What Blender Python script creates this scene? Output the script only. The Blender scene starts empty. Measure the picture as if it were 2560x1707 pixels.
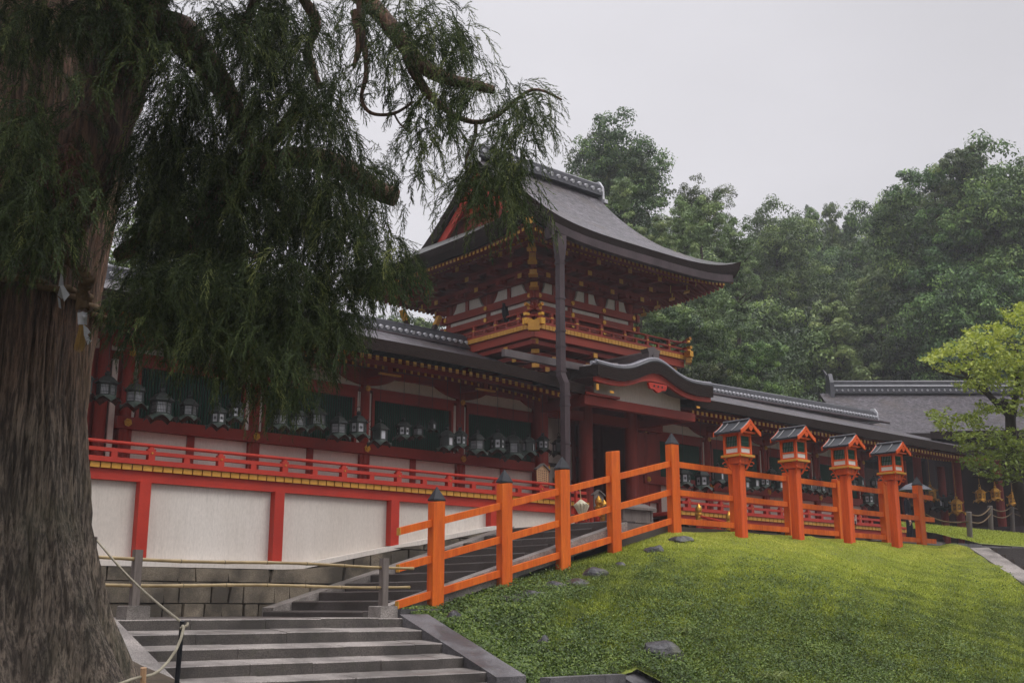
import bpy, math, random
import numpy as np
from mathutils import Vector, Matrix
C = bpy.context.scene
COL = C.collection
R = math.radians
rng = np.random.default_rng(7)
random.seed(7)

# ------------------------------------------------------------------ camera
PITCH, AZ, FPX = R(13.28), R(48.7), 2817.0
FW = Vector((math.cos(AZ)*math.cos(PITCH), math.sin(AZ)*math.cos(PITCH), math.sin(PITCH)))
RT = Vector((math.sin(AZ), -math.cos(AZ), 0))
UP = RT.cross(FW)
cam = bpy.data.objects.new('camera', bpy.data.cameras.new('camera'))
COL.objects.link(cam)
cam.data.sensor_width = 36.0
cam.data.lens = 36.0*FPX/2560.0
cam.data.clip_end = 2000
cam.data.clip_start = 0.1
cam.matrix_world = Matrix(((RT.x, UP.x, -FW.x, 0), (RT.y, UP.y, -FW.y, 0), (RT.z, UP.z, -FW.z, 0), (0, 0, 0, 1)))
C.camera = cam

# ------------------------------------------------------------------ light
SUN_EL, SUN_AZ = R(52), R(-62)          # direction towards the sun, azimuth counted from +x
w = bpy.data.worlds.new('World'); C.world = w; w.use_nodes = True
nt = w.node_tree; nt.nodes.clear()
def wn(t, **k):
    n = nt.nodes.new(t)
    for a, b in k.items(): setattr(n, a, b)
    return n
sky = wn('ShaderNodeTexSky', sky_type='NISHITA', sun_disc=False, sun_elevation=SUN_EL, sun_rotation=R(90)-SUN_AZ, air_density=1.0, dust_density=6.0)
hs = wn('ShaderNodeHueSaturation'); hs.inputs['Saturation'].default_value = 0.10
nt.links.new(sky.outputs[0], hs.inputs['Color'])
tc = wn('ShaderNodeTexCoord')
sep = wn('ShaderNodeSeparateXYZ'); nt.links.new(tc.outputs['Generated'], sep.inputs[0])
# overcast deck: brighter towards the zenith and towards the thin patch of cloud above the gate
zr = wn('ShaderNodeMapRange'); nt.links.new(sep.outputs['Z'], zr.inputs[0])
zr.inputs[1].default_value = 0.50; zr.inputs[2].default_value = 0.97; zr.inputs[3].default_value = 0.86; zr.inputs[4].default_value = 3.6
dt = wn('ShaderNodeVectorMath', operation='DOT_PRODUCT'); nt.links.new(tc.outputs['Generated'], dt.inputs[0])
bd = (FW*2817 + RT*(-330) + UP*520).normalized(); dt.inputs[1].default_value = bd
pr = wn('ShaderNodeMapRange', interpolation_type='SMOOTHSTEP'); nt.links.new(dt.outputs['Value'], pr.inputs[0])
pr.inputs[1].default_value = 0.86; pr.inputs[2].default_value = 1.0; pr.inputs[3].default_value = 0.84; pr.inputs[4].default_value = 1.05
ns = wn('ShaderNodeTexNoise'); ns.inputs['Scale'].default_value = 2.2; ns.inputs['Detail'].default_value = 4
mp = wn('ShaderNodeMapping'); mp.inputs['Scale'].default_value = (1, 1, 2.6); nt.links.new(tc.outputs['Generated'], mp.inputs[0]); nt.links.new(mp.outputs[0], ns.inputs['Vector'])
nr = wn('ShaderNodeMapRange'); nt.links.new(ns.outputs[0], nr.inputs[0]); nr.inputs[1].default_value = .3; nr.inputs[2].default_value = .7; nr.inputs[3].default_value = .95; nr.inputs[4].default_value = 1.05
m1 = wn('ShaderNodeMath', operation='MULTIPLY'); nt.links.new(zr.outputs[0], m1.inputs[0]); nt.links.new(pr.outputs[0], m1.inputs[1])
m2 = wn('ShaderNodeMath', operation='MULTIPLY'); nt.links.new(m1.outputs[0], m2.inputs[0]); nt.links.new(nr.outputs[0], m2.inputs[1])
cl = wn('ShaderNodeMix', data_type='RGBA', blend_type='MULTIPLY'); cl.inputs['Factor'].default_value = 1
cl.inputs[6].default_value = (5.5, 5.4, 5.72, 1); nt.links.new(m2.outputs[0], cl.inputs[7])
mx = wn('ShaderNodeMix', data_type='RGBA'); mx.inputs['Factor'].default_value = 0.92
nt.links.new(hs.outputs[0], mx.inputs[6]); nt.links.new(cl.outputs[2], mx.inputs[7])
bg = wn('ShaderNodeBackground'); bg.inputs['Strength'].default_value = 0.15
nt.links.new(mx.outputs[2], bg.inputs['Color'])
wo = wn('ShaderNodeOutputWorld'); nt.links.new(bg.outputs[0], wo.inputs[0])

sun = bpy.data.objects.new('sun', bpy.data.lights.new('sun', 'SUN'))
COL.objects.link(sun)
sun.data.energy = 1.0; sun.data.angle = R(25); sun.data.color = (1, .96, .9)
sd = Vector((math.cos(SUN_EL)*math.cos(SUN_AZ), math.cos(SUN_EL)*math.sin(SUN_AZ), math.sin(SUN_EL)))
sun.rotation_euler = sd.to_track_quat('Z', 'Y').to_euler()
sun.location = sd*60

C.view_settings.view_transform = 'Standard'
C.view_settings.look = 'None'
C.view_settings.gamma = 1.0
C.view_settings.exposure = 0.15
C.cycles.use_denoising = True
C.cycles.max_bounces = 8; C.cycles.diffuse_bounces = 6
C.cycles.volume_bounces = 0
C.cycles.transparent_max_bounces = 16

# ------------------------------------------------------------------ helpers
def ray(u, v): return RT*(u-1280) + UP*(853.5-v) + FW*FPX     # u, v in pixels of the 2560x1707 photograph
def atY(u, v, y): r = ray(u, v); return r*(y/r.y)
def atX(u, v, x): r = ray(u, v); return r*(x/r.x)
def atZ(u, v, z): r = ray(u, v); return r*(z/r.z)
def atD(u, v, d): return ray(u, v)*(d/FPX)

def srgb(r, g, b):
    f = lambda c: (c/255/12.92) if c <= 10 else ((c/255+.055)/1.055)**2.4
    return (f(r), f(g), f(b), 1)

def tag(o, label=None, cat=None, group=None, kind=None):
    if label: o['label'] = label
    if cat: o['category'] = cat
    if group: o['group'] = group
    if kind: o['kind'] = kind
    return o

def thing(name, label, cat, loc=(0, 0, 0), rz=0.0, group=None):
    o = bpy.data.objects.new(name, None); COL.objects.link(o)
    o.empty_display_size = .2
    o.location = loc; o.rotation_euler = (0, 0, rz)
    return tag(o, label, cat, group)

def kids(o): return [c for c in bpy.data.objects if c.parent == o]

def copy_tree(o, parent=None, ch=None):
    c = o.copy(); COL.objects.link(c); c.parent = parent
    for k in (ch if ch is not None else kids(o)): copy_tree(k, c)
    return c

def build_each(mb, name, mat, parent, nv=8, nf=6):
    for k in range(len(mb.v)//nv):
        m_ = MB(); m_.add(mb.v[nv*k:nv*k+nv], [tuple(i-nv*k for i in f) for f in mb.f[nf*k:nf*k+nf]]); m_.build(name, mat, parent)

class MB:
    def __init__(s): s.v = []; s.f = []; s.m = []; s.cur = 0
    def mat(s, i): s.cur = i; return s
    def add(s, vs, fs):
        b = len(s.v); s.v.extend([tuple(p) for p in vs])
        for f in fs: s.f.append(tuple(b+i for i in f)); s.m.append(s.cur)
        return s
    def box(s, x0, x1, y0, y1, z0, z1):
        if x0 > x1: x0, x1 = x1, x0
        if y0 > y1: y0, y1 = y1, y0
        if z0 > z1: z0, z1 = z1, z0
        return s.add([(x0,y0,z0),(x1,y0,z0),(x1,y1,z0),(x0,y1,z0),(x0,y0,z1),(x1,y0,z1),(x1,y1,z1),(x0,y1,z1)],
                     [(0,3,2,1),(4,5,6,7),(0,1,5,4),(1,2,6,5),(2,3,7,6),(3,0,4,7)])
    def beam(s, a, b, w_, h, up=(0,0,1)):
        """box from a to b, width w_ sideways and height h along up, centred on the line"""
        a = Vector(a); b = Vector(b); d = (b-a).normalized(); u = Vector(up)
        sd_ = d.cross(u)
        if sd_.length < 1e-4: sd_ = Vector((1,0,0))
        sd_.normalize(); u = sd_.cross(d).normalized()
        p = []
        for q in (a, b):
            for (i, j) in ((-1,-1),(1,-1),(1,1),(-1,1)): p.append(q + sd_*(w_/2*i) + u*(h/2*j))
        return s.add(p, [(0,3,2,1),(4,5,6,7),(0,1,5,4),(1,2,6,5),(2,3,7,6),(3,0,4,7)])
    def tube(s, pts, rad, n=8, caps=True):
        pts = [Vector(p) for p in pts]
        if not hasattr(rad, '__len__'): rad = [rad]*len(pts)
        vs = []; nrm = None
        for i, p in enumerate(pts):
            t = (pts[min(i+1, len(pts)-1)] - pts[max(i-1, 0)]).normalized()
            if nrm is None:
                nrm = t.orthogonal().normalized()
            nrm = (nrm - t*nrm.dot(t))
            if nrm.length < 1e-6: nrm = t.orthogonal()
            nrm.normalize(); bn = t.cross(nrm)
            for k in range(n):
                a = 2*math.pi*k/n
                vs.append(p + (nrm*math.cos(a) + bn*math.sin(a))*rad[i])
        fs = []
        for i in range(len(pts)-1):
            for k in range(n):
                k2 = (k+1) % n
                fs.append((i*n+k, i*n+k2, (i+1)*n+k2, (i+1)*n+k))
        if caps:
            fs.append(tuple(range(n-1, -1, -1))); e = (len(pts)-1)*n
            fs.append(tuple(e+k for k in range(n)))
        return s.add(vs, fs)
    def lathe(s, prof, c=(0,0,0), n=16, rot=0.0, caps=True):
        vs = []; fs = []
        for (r, z) in prof:
            for k in range(n):
                a = 2*math.pi*k/n + rot
                vs.append((c[0]+r*math.cos(a), c[1]+r*math.sin(a), c[2]+z))
        for i in range(len(prof)-1):
            for k in range(n):
                k2 = (k+1) % n
                fs.append((i*n+k, i*n+k2, (i+1)*n+k2, (i+1)*n+k))
        if caps:
            fs.append(tuple(range(n-1, -1, -1))); e = (len(prof)-1)*n
            fs.append(tuple(e+k for k in range(n)))
        return s.add(vs, fs)
    def prism(s, poly, axis, a, b):
        """closed 2-D outline pushed along an axis from a to b; outline given in the two other axes in x,y,z order"""
        n = len(poly); vs = []
        for t in (a, b):
            for (p, q) in poly:
                vs.append((t, p, q) if axis == 'x' else (p, t, q) if axis == 'y' else (p, q, t))
        fs = [tuple(range(n)), tuple(range(2*n-1, n-1, -1))]
        for i in range(n):
            j = (i+1) % n
            fs.append((i, j, n+j, n+i))
        return s.add(vs, fs)
    def build(s, name, mat, parent=None, org=None, smooth=False, kind=None, recalc=True):
        me = bpy.data.meshes.new(name)
        v = np.array(s.v, dtype=np.float64).reshape(-1, 3)
        if org is None:
            p = parent; org = Vector((0,0,0))
            while p is not None: org = org + p.location; p = p.parent
        v = v - np.array(org)
        me.from_pydata(v.tolist(), [], s.f)
        ms = mat if isinstance(mat, (list, tuple)) else [mat]
        for m in ms: me.materials.append(m)
        if len(ms) > 1: me.polygons.foreach_set('material_index', s.m)
        if recalc:
            import bmesh
            bm = bmesh.new(); bm.from_mesh(me); bmesh.ops.recalc_face_normals(bm, faces=bm.faces); bm.to_mesh(me); bm.free()
        if smooth: me.polygons.foreach_set('use_smooth', [True]*len(me.polygons))
        me.update()
        o = bpy.data.objects.new(name, me); COL.objects.link(o)
        if parent is not None: o.parent = parent
        else: o.location = org
        if kind: o['kind'] = kind
        return o

def np_mesh(name, verts, faces_flat, nper, mat, parent=None, org=(0,0,0), attrs=None, smooth=False):
    """verts (n,3); faces_flat flat index array with nper corners each"""
    me = bpy.data.meshes.new(name)
    v = (np.asarray(verts, dtype=np.float32) - np.array(org, dtype=np.float32))
    me.vertices.add(len(v)); me.vertices.foreach_set('co', v.ravel())
    ff = np.asarray(faces_flat, dtype=np.int32).ravel(); nf = len(ff)//nper
    me.loops.add(len(ff)); me.loops.foreach_set('vertex_index', ff)
    me.polygons.add(nf); me.polygons.foreach_set('loop_start', np.arange(nf, dtype=np.int32)*nper)
    me.polygons.foreach_set('loop_total', np.full(nf, nper, dtype=np.int32))
    if smooth: me.polygons.foreach_set('use_smooth', np.ones(nf, dtype=bool))
    for an, arr in (attrs or {}).items():
        a = me.attributes.new(an, 'FLOAT', 'POINT'); a.data.foreach_set('value', np.asarray(arr, dtype=np.float32))
    for m in (mat if isinstance(mat, (list, tuple)) else [mat]): me.materials.append(m)
    me.update(calc_edges=True)
    o = bpy.data.objects.new(name, me); COL.objects.link(o)
    if parent is not None: o.parent = parent
    else: o.location = org
    return o

# ------------------------------------------------------------------ materials
def material(name):
    m = bpy.data.materials.new(name); m.use_nodes = True
    n = m.node_tree; b = n.nodes['Principled BSDF']
    return m, n, b
def nd(n, t, **k):
    x = n.nodes.new(t)
    for a, b in k.items(): setattr(x, a, b)
    return x
def mixn(n, fac, a, b, blend='MIX'):
    x = nd(n, 'ShaderNodeMix', data_type='RGBA', blend_type=blend)
    if hasattr(fac, 'links'): n.links.new(fac, x.inputs['Factor'])
    else: x.inputs['Factor'].default_value = fac
    for i, c in ((6, a), (7, b)):
        if hasattr(c, 'links'): n.links.new(c, x.inputs[i])
        else: x.inputs[i].default_value = c
    return x.outputs[2]
def noise(n, scale, detail=4, rough=.55, stretch=(1,1,1), coord='Object', dist=0):
    t = nd(n, 'ShaderNodeTexCoord'); mp_ = nd(n, 'ShaderNodeMapping'); mp_.inputs['Scale'].default_value = stretch
    n.links.new(t.outputs[coord], mp_.inputs[0])
    x = nd(n, 'ShaderNodeTexNoise'); x.inputs['Scale'].default_value = scale; x.inputs['Detail'].default_value = detail
    x.inputs['Roughness'].default_value = rough; x.inputs['Distortion'].default_value = dist
    n.links.new(mp_.outputs[0], x.inputs['Vector'])
    return x.outputs[0]
def ramp(n, val, lo, hi, a=0.0, b=1.0):
    x = nd(n, 'ShaderNodeMapRange'); n.links.new(val, x.inputs[0])
    x.inputs[1].default_value = lo; x.inputs[2].default_value = hi; x.inputs[3].default_value = a; x.inputs[4].default_value = b
    return x.outputs[0]
def bump(n, b, val, strength=.4, dist=.02):
    x = nd(n, 'ShaderNodeBump'); x.inputs['Strength'].default_value = strength; x.inputs['Distance'].default_value = dist
    n.links.new(val, x.inputs['Height']); n.links.new(x.outputs[0], b.inputs['Normal'])

def painted(name, c1, c2, scale=3.0, rough=.45, stretch=(1,1,1), bmp=.12, fine=40, spec=.4, streak=0):
    m, n, b = material(name)
    a = noise(n, scale, 5, .6, stretch)
    col = mixn(n, ramp(n, a, .35, .68), c1, c2)
    f = noise(n, fine, 3, .6, stretch)
    col = mixn(n, ramp(n, f, .3, .75, 0, .35), col, tuple(x*.6 for x in c2[:3])+(1,))
    if streak:
        s = noise(n, 5, 4, .65, (4, 4, .35))
        col = mixn(n, ramp(n, s, .5, .78, 0, streak), col, tuple(x*.42 for x in c2[:3])+(1,))
    n.links.new(col, b.inputs['Base Color'])
    b.inputs['Roughness'].default_value = rough
    b.inputs['Specular IOR Level'].default_value = spec
    bump(n, b, f, bmp, .01)
    return m

RED = painted('vermilion_paint', srgb(190,52,32), srgb(170,43,28), 1.3, .5, (1,1,1), .1, 45, .35)
RED_DARK = painted('dark_vermilion', srgb(150,51,37), srgb(122,42,32), .9, .6, (1,1,.5), .15, 30, .3)  # darker red for columns, wall beams, rafters and soffits
ORANGE = painted('orange_fence_paint', srgb(234,116,30), srgb(208,86,18), 1.6, .6, (4,4,.4), .45, 22, .25, .38)
ORANGE_LAMP = painted('orange_lantern_paint', srgb(232,98,30), srgb(204,74,20), 2, .55, (4,4,.4), .35, 22, .3, .30)
RED_GATE = painted('gate_vermilion', srgb(158,58,38), srgb(134,48,34), 1.2, .55, (1,1,1), .12, 40, .3)
GOLD = painted('ochre_end_paint', srgb(212,156,62), srgb(192,136,48), 6, .5, (1,1,1), .1, 50, .35)
GILT, n_, b_ = material('gilded_metal'); b_.inputs['Base Color'].default_value = srgb(200,150,62); b_.inputs['Metallic'].default_value = .75; b_.inputs['Roughness'].default_value = .38
g_ = noise(n_, 22, 3); n_.links.new(mixn(n_, ramp(n_, g_, .3, .7), srgb(224,172,70), srgb(170,118,44)), b_.inputs['Base Color'])
PLASTER = painted('white_plaster', srgb(224,217,209), srgb(206,197,187), .5, .85, (1,1,.35), .06, 30, .2, .20)
WHITE = painted('white_board', srgb(222,216,210), srgb(208,202,196), 2, .7, (1,1,1), .05, 30, .25)
GREEN = painted('green_lattice_paint', srgb(26,84,64), srgb(20,68,52), 3, .55, (8,8,.4), .2, 30, .35)
GREY_METAL = painted('aged_copper_sheet', srgb(88,76,79), srgb(66,57,60), 1.6, .75, (1,1,.5), .1, 20, .12)
STONE_LIGHT = None

def thatch(name='bark_thatch', lo=srgb(28,24,25), hi=srgb(104,97,104)):
    m, n, b = material(name)
    f = noise(n, 5.5, 5, .78); g = noise(n, .7, 4, .6)
    col = mixn(n, ramp(n, f, .40, .60), lo, hi)
    hh = noise(n, 2.2, 5, .7)
    col = mixn(n, ramp(n, hh, .40, .64, 0, .62), col, lo)
    col = mixn(n, ramp(n, g, .50, .68, 0, .55), col, srgb(74,62,50))
    n.links.new(col, b.inputs['Base Color'])
    b.inputs['Roughness'].default_value = .55; b.inputs['Specular IOR Level'].default_value = .5
    bump(n, b, f, .9, .035)
    return m
THATCH = thatch()
THATCH_MOSS = thatch('mossy_dark_bark', srgb(24,24,21), srgb(56,56,48))
def thatch_edge():
    m, n, b = material('bark_thatch_edge')
    f = noise(n, 9, 4, .65, (1, 1, 9)); g = noise(n, 30, 3)
    col = mixn(n, ramp(n, f, .3, .7), srgb(26,20,18), srgb(52,41,37))
    n.links.new(col, b.inputs['Base Color']); b.inputs['Roughness'].default_value = .9; b.inputs['Specular IOR Level'].default_value = .08
    bump(n, b, f, .6, .03)
    return m
THATCH_EDGE = thatch_edge()
TILE = painted('grey_roof_tile', srgb(74,74,80), srgb(52,52,58), 4, .3, (1,1,1), .2, 18, .6)
TILE_END = painted('pale_tile_end', srgb(205,204,208), srgb(176,176,182), 8, .5, (1,1,1), .1, 40, .4)
COPPER_ROOF = painted('weathered_copper_roof', srgb(96,84,84), srgb(70,62,64), 1.5, .4, (1,1,1), .2, 14, .5)
BRONZE = painted('dark_bronze', srgb(48,55,51), srgb(34,39,37), 7, .5, (1,1,1), .3, 30, .5)
BRONZE_LIGHT = painted('verdigris_bronze', srgb(64,78,70), srgb(44,54,49), 9, .5, (1,1,1), .3, 30, .5)
PAPER = painted('lantern_paper', srgb(206,206,211), srgb(190,190,196), 4, .6, (1,1,1), .05, 30, .3)
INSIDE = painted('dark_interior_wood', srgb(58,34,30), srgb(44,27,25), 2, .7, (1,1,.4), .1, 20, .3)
BLACKM = painted('black_lacquer_cap', srgb(40,42,48), srgb(28,30,35), 5, .5, (1,1,1), .1, 30, .3)
WOOD_GREY = painted('weathered_grey_wood', srgb(128,118,112), srgb(98,90,86), 3, .75, (5,5,.4), .4, 24, .3)
WOOD_LIGHT = painted('pale_new_wood', srgb(196,158,122), srgb(176,138,104), 3, .6, (4,4,.5), .2, 24, .3)
ROPE = painted('pale_rope', srgb(186,178,158), srgb(156,148,130), 20, .9, (1,1,1), .3, 60, .2)
STRAW = painted('straw_rope', srgb(120,98,72), srgb(86,69,50), 14, .9, (2,2,.5), .5, 60, .2)
STRAW_LIGHT = painted('straw_tassel', srgb(196,164,104), srgb(166,132,78), 14, .9, (6,6,.3), .4, 60, .2)
BLACK = painted('black_cloth', srgb(34,34,40), srgb(26,26,31), 6, .85, (1,1,1), .2, 40, .2)

def bamboo():
    m, n, b = material('bamboo_pole')
    a = noise(n, 3, 4); col = mixn(n, ramp(n, a, .35, .7), srgb(164,142,100), srgb(126,106,66))
    n.links.new(col, b.inputs['Base Color']); b.inputs['Roughness'].default_value = .4
    return m
BAMBOO = bamboo()

def granite(name, c1, c2, wet=.35, dark=.5):
    m, n, b = material(name)
    sp = noise(n, 60, 3, .8); big = noise(n, 1.2, 5, .6); mid = noise(n, 7, 4, .6)
    col = mixn(n, ramp(n, sp, .36, .62), c1, c2)
    col = mixn(n, ramp(n, big, .38, .60, 0, dark), col, tuple(x*.32 for x in c1[:3])+(1,))
    col = mixn(n, ramp(n, mid, .55, .75, 0, .35), col, srgb(70,72,52))
    n.links.new(col, b.inputs['Base Color'])
    n.links.new(ramp(n, big, .4, .66, .75, wet), b.inputs['Roughness'])
    b.inputs['Specular IOR Level'].default_value = .4
    bump(n, b, mid, .35, .02)
    return m
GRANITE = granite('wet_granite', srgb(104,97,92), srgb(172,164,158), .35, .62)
GRANITE_RISER = granite('dark_riser_granite', srgb(62,57,54), srgb(104,97,92), .35, .6)  # darker granite for the front faces of the broad stairs' steps
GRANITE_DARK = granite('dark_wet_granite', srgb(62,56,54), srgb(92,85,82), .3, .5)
MASONRY = granite('mossy_wall_stone', srgb(88,79,67), srgb(142,130,112), .6, .85)
KERBSTONE = granite('dark_kerb_granite', srgb(66,64,66), srgb(122,118,120), .3, .6)
def rockm():
    m, n, b = material('dark_wet_rock')
    a = noise(n, 3.5, 6, .7); v_ = noise(n, 1.6, 3)
    col = mixn(n, ramp(n, a, .42, .62), srgb(28,27,30), srgb(66,63,68)); col = mixn(n, ramp(n, v_, .56, .7, 0, .7), col, srgb(84,88,58))
    n.links.new(col, b.inputs['Base Color']); b.inputs['Roughness'].default_value = .38; bump(n, b, a, .8, .05)
    return m
ROCK = rockm()

def leafm(name, c_dark, c_mid, c_light, rough=.5, trans=.25, objvar=.0, spec=.4):
    m, n, b = material(name)
    at_ = nd(n, 'ShaderNodeAttribute', attribute_name='tone')
    cr = nd(n, 'ShaderNodeValToRGB'); n.links.new(at_.outputs['Fac'], cr.inputs[0])
    cr.color_ramp.elements[0].color = c_dark; cr.color_ramp.elements[1].color = c_light
    e = cr.color_ramp.elements.new(.5); e.color = c_mid
    col = cr.outputs[0]
    if objvar:
        oi = nd(n, 'ShaderNodeObjectInfo'); h = nd(n, 'ShaderNodeHueSaturation')
        n.links.new(ramp(n, oi.outputs['Random'], 0, 1, .5-objvar*.03, .5+objvar*.03), h.inputs['Hue'])
        w2 = nd(n, 'ShaderNodeMath', operation='MULTIPLY_ADD'); n.links.new(oi.outputs['Random'], w2.inputs[0]); w2.inputs[1].default_value = 7.31; w2.inputs[2].default_value = 0
        fr = nd(n, 'ShaderNodeMath', operation='FRACT'); n.links.new(w2.outputs[0], fr.inputs[0])
        n.links.new(ramp(n, fr.outputs[0], 0, 1, 1-objvar*.5, 1+objvar*.5), h.inputs['Value'])
        n.links.new(col, h.inputs['Color']); col = h.outputs[0]
    n.links.new(col, b.inputs['Base Color']); b.inputs['Roughness'].default_value = rough
    b.inputs['Specular IOR Level'].default_value = spec
    if trans:
        tr = nd(n, 'ShaderNodeBsdfTranslucent'); n.links.new(col, tr.inputs[0])
        mxs = nd(n, 'ShaderNodeMixShader'); mxs.inputs[0].default_value = trans
        n.links.new(b.outputs[0], mxs.inputs[1]); n.links.new(tr.outputs[0], mxs.inputs[2])
        n.links.new(mxs.outputs[0], n.nodes['Material Output'].inputs[0])
    return m
CEDAR_LEAF = leafm('cedar_needles', srgb(40,50,31), srgb(74,88,52), srgb(138,144,84), .6, .25, 0, .15)
CEDAR_BROWN = leafm('dead_cedar_needles', srgb(70,42,34), srgb(98,62,50), srgb(122,80,66), .7, .1)
WOODLEAF = leafm('woodland_leaves', srgb(46,63,34), srgb(82,108,54), srgb(142,164,86), .5, .2, .9)
BAMBOOLEAF = leafm('light_green_leaves', srgb(78,96,56), srgb(118,140,82), srgb(164,178,112), .5, .25, .5)
MAPLE_LEAF = leafm('maple_leaves', srgb(76,94,34), srgb(128,146,46), srgb(182,190,74), .5, .35)
GRASSM = leafm('grass_blades', srgb(84,100,34), srgb(162,174,56), srgb(214,214,98), .55, .25)
WEED = leafm('weed_leaves', srgb(50,68,28), srgb(88,112,40), srgb(140,156,62), .5, .25)

def barkm(name, c1, c2, c3, sc=1.0):
    m, n, b = material(name)
    a = noise(n, 26*sc, 5, .68, (1, 1, .07), 'Object', .15); f = noise(n, 70*sc, 4, .7, (1, 1, .08)); wv = noise(n, 6*sc, 5, .65, (1, 1, .12), 'Object', .2); g = noise(n, 1.1, 4, .6)
    col = mixn(n, ramp(n, a, .42, .58), c1, c2)
    col = mixn(n, ramp(n, wv, .36, .56, .55, 0), col, tuple(x*.35 for x in c1[:3])+(1,))
    # the stringy bark is redder higher up the trunk and grey-green with algae lower down
    t = nd(n, 'ShaderNodeTexCoord'); s = nd(n, 'ShaderNodeSeparateXYZ'); n.links.new(t.outputs['Object'], s.inputs[0])
    gz = nd(n, 'ShaderNodeMath', operation='MULTIPLY_ADD'); n.links.new(g, gz.inputs[0]); gz.inputs[1].default_value = 2.4; n.links.new(s.outputs['Z'], gz.inputs[2])
    col = mixn(n, ramp(n, gz.outputs[0], 3.0, 4.6, 0, .75), col, mixn(n, ramp(n, a, .38, .62), (c1[0]*1.0, c1[1]*.8, c1[2]*.7, 1), c3))
    col = mixn(n, ramp(n, g, .5, .7, 0, .45), col, srgb(84,86,58))
    col = mixn(n, ramp(n, f, .50, .66, 0, .75), col, tuple(x*.30 for x in c1[:3])+(1,))
    n.links.new(col, b.inputs['Base Color']); b.inputs['Roughness'].default_value = .8
    ad = nd(n, 'ShaderNodeMath', operation='ADD'); n.links.new(a, ad.inputs[0]); n.links.new(f, ad.inputs[1])
    bump(n, b, ad.outputs[0], 1.0, .06)
    return m
BARK = barkm('cedar_bark', srgb(84,73,62), srgb(170,153,135), srgb(166,118,92))
BARK2 = painted('tree_bark', srgb(74,66,58), srgb(54,48,42), 4, .85, (2,2,.4), .6, 18, .2)

def groundm():
    m, n, b = material('mossy_ground')
    a = noise(n, .8, 6, .65); f = noise(n, 18, 5, .7)
    col = mixn(n, ramp(n, a, .4, .62), srgb(102,114,40), srgb(136,146,50)); col = mixn(n, ramp(n, f, .42, .7, 0, .7), col, srgb(58,58,30))
    n.links.new(col, b.inputs['Base Color']); b.inputs['Roughness'].default_value = .9; bump(n, b, f, .7, .05)
    return m
SOILGRASS = groundm()
SOIL = painted('damp_earth', srgb(84,74,62), srgb(62,54,46), 2.5, .9, (1,1,1), .5, 30, .2)
FORESTFLOOR = painted('forest_floor', srgb(58,64,40), srgb(44,48,32), .2, .9, (1,1,1), .5, 3, .1)
GRAVEL = painted('wet_gravel_paving', srgb(118,112,108), srgb(92,87,84), .7, .6, (1,1,1), .4, 60, .4)
# ------------------------------------------------------------------ ground and terrain
def vnoise(x, y, s=1.0, seed=0):
    r_ = np.random.default_rng(seed); t = 0; a = 1.0
    for o in range(4):
        for _ in range(3):
            k = r_.normal(size=2)*s*(1.9**o); ph = r_.uniform(0, 6.28)
            t = t + a*np.sin(k[0]*x + k[1]*y + ph)
        a *= .55
    return t/4.0
LA, LB = np.array([28.0, 14.2]), np.array([25.2, 11.6])   # edge of the far flight's side slab
def mound(x, y, bumps=True):
    x = np.asarray(x, float); y = np.asarray(y, float)
    zf = np.interp(x, [11, 12.5, 18.9, 21, 34, 40], [-.12, -.06, 1.57, 1.67, 1.69, 1.69])
    s = np.clip(16.3-y, 0, None)
    A = np.interp(x, [0, 22, 25], [.234, .234, .19])
    h = zf - A*s**1.25
    d = LB-LA; L = np.hypot(*d); d = d/L; nrm = np.array([-d[1], d[0]])
    al = (x-LA[0])*d[0] + (y-LA[1])*d[1]; sd_ = -((x-LA[0])*nrm[0] + (y-LA[1])*nrm[1])
    sd_ = np.where(nrm[0]*1+nrm[1]*-1 > 0, sd_, -sd_)
    zl = 1.48 - .258*al
    k = np.clip(1-sd_/2.4, 0, 1)**2*np.clip((x-22)/3, 0, 1)*np.clip((16-y)/1.5, 0, 1)
    h = h*(1-k) + (zl-.03)*k
    if bumps:
        h = h + (.06*vnoise(x, y, 1.3, 3) + .035*vnoise(x, y, 4.5, 4))*np.clip(s/.6, .15, 1)*np.clip((x-11.75)/.5, 0, 1)
        rid = np.exp(-((s-1.55-.2*np.sin(x*2.1))/.28)**2)*np.clip((19.5-x)/2, 0, 1)*np.clip((x-12.4)/.5, 0, 1)
        h = h + .10*rid                                          # the line of half-buried stones
    return h
def right_of(x, y):            # signed distance to the far flight's slab edge, >0 on the grass side
    d = LB-LA; d = d/np.hypot(*d); n_ = np.array([-d[1], d[0]])
    s = (x-LA[0])*n_[0] + (y-LA[1])*n_[1]
    ref = (20-LA[0])*n_[0] + (13-LA[1])*n_[1]
    return s*np.sign(ref)
def lawn(x, y): return 1.86 + .30*(np.asarray(y, float)-16.6)
def hill(x, y):
    x = np.asarray(x, float); y = np.asarray(y, float)
    a = (x*.7+y*.72-50)/60
    lat = (x*.751-y*.66)
    h = 1.5 + 17*np.clip(a, 0, .8)**1.15*(1+.006*np.clip(lat, -40, 60))
    return h + 1.2*vnoise(x, y, .06, 9)
def hit(u, v, hf, d0=8, d1=60):
    for d in np.arange(d0, d1, .04):
        p = atD(u, v, d)
        if p.z < float(hf(p.x, p.y)): return p
    return atD(u, v, d1)

g = MB(); g.add([(-700,-700,-1.78),(700,-700,-1.78),(700,700,-1.78),(-700,700,-1.78)], [(0,1,2,3)])
g.build('ground', FORESTFLOOR, kind='structure', recalc=False)

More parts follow.
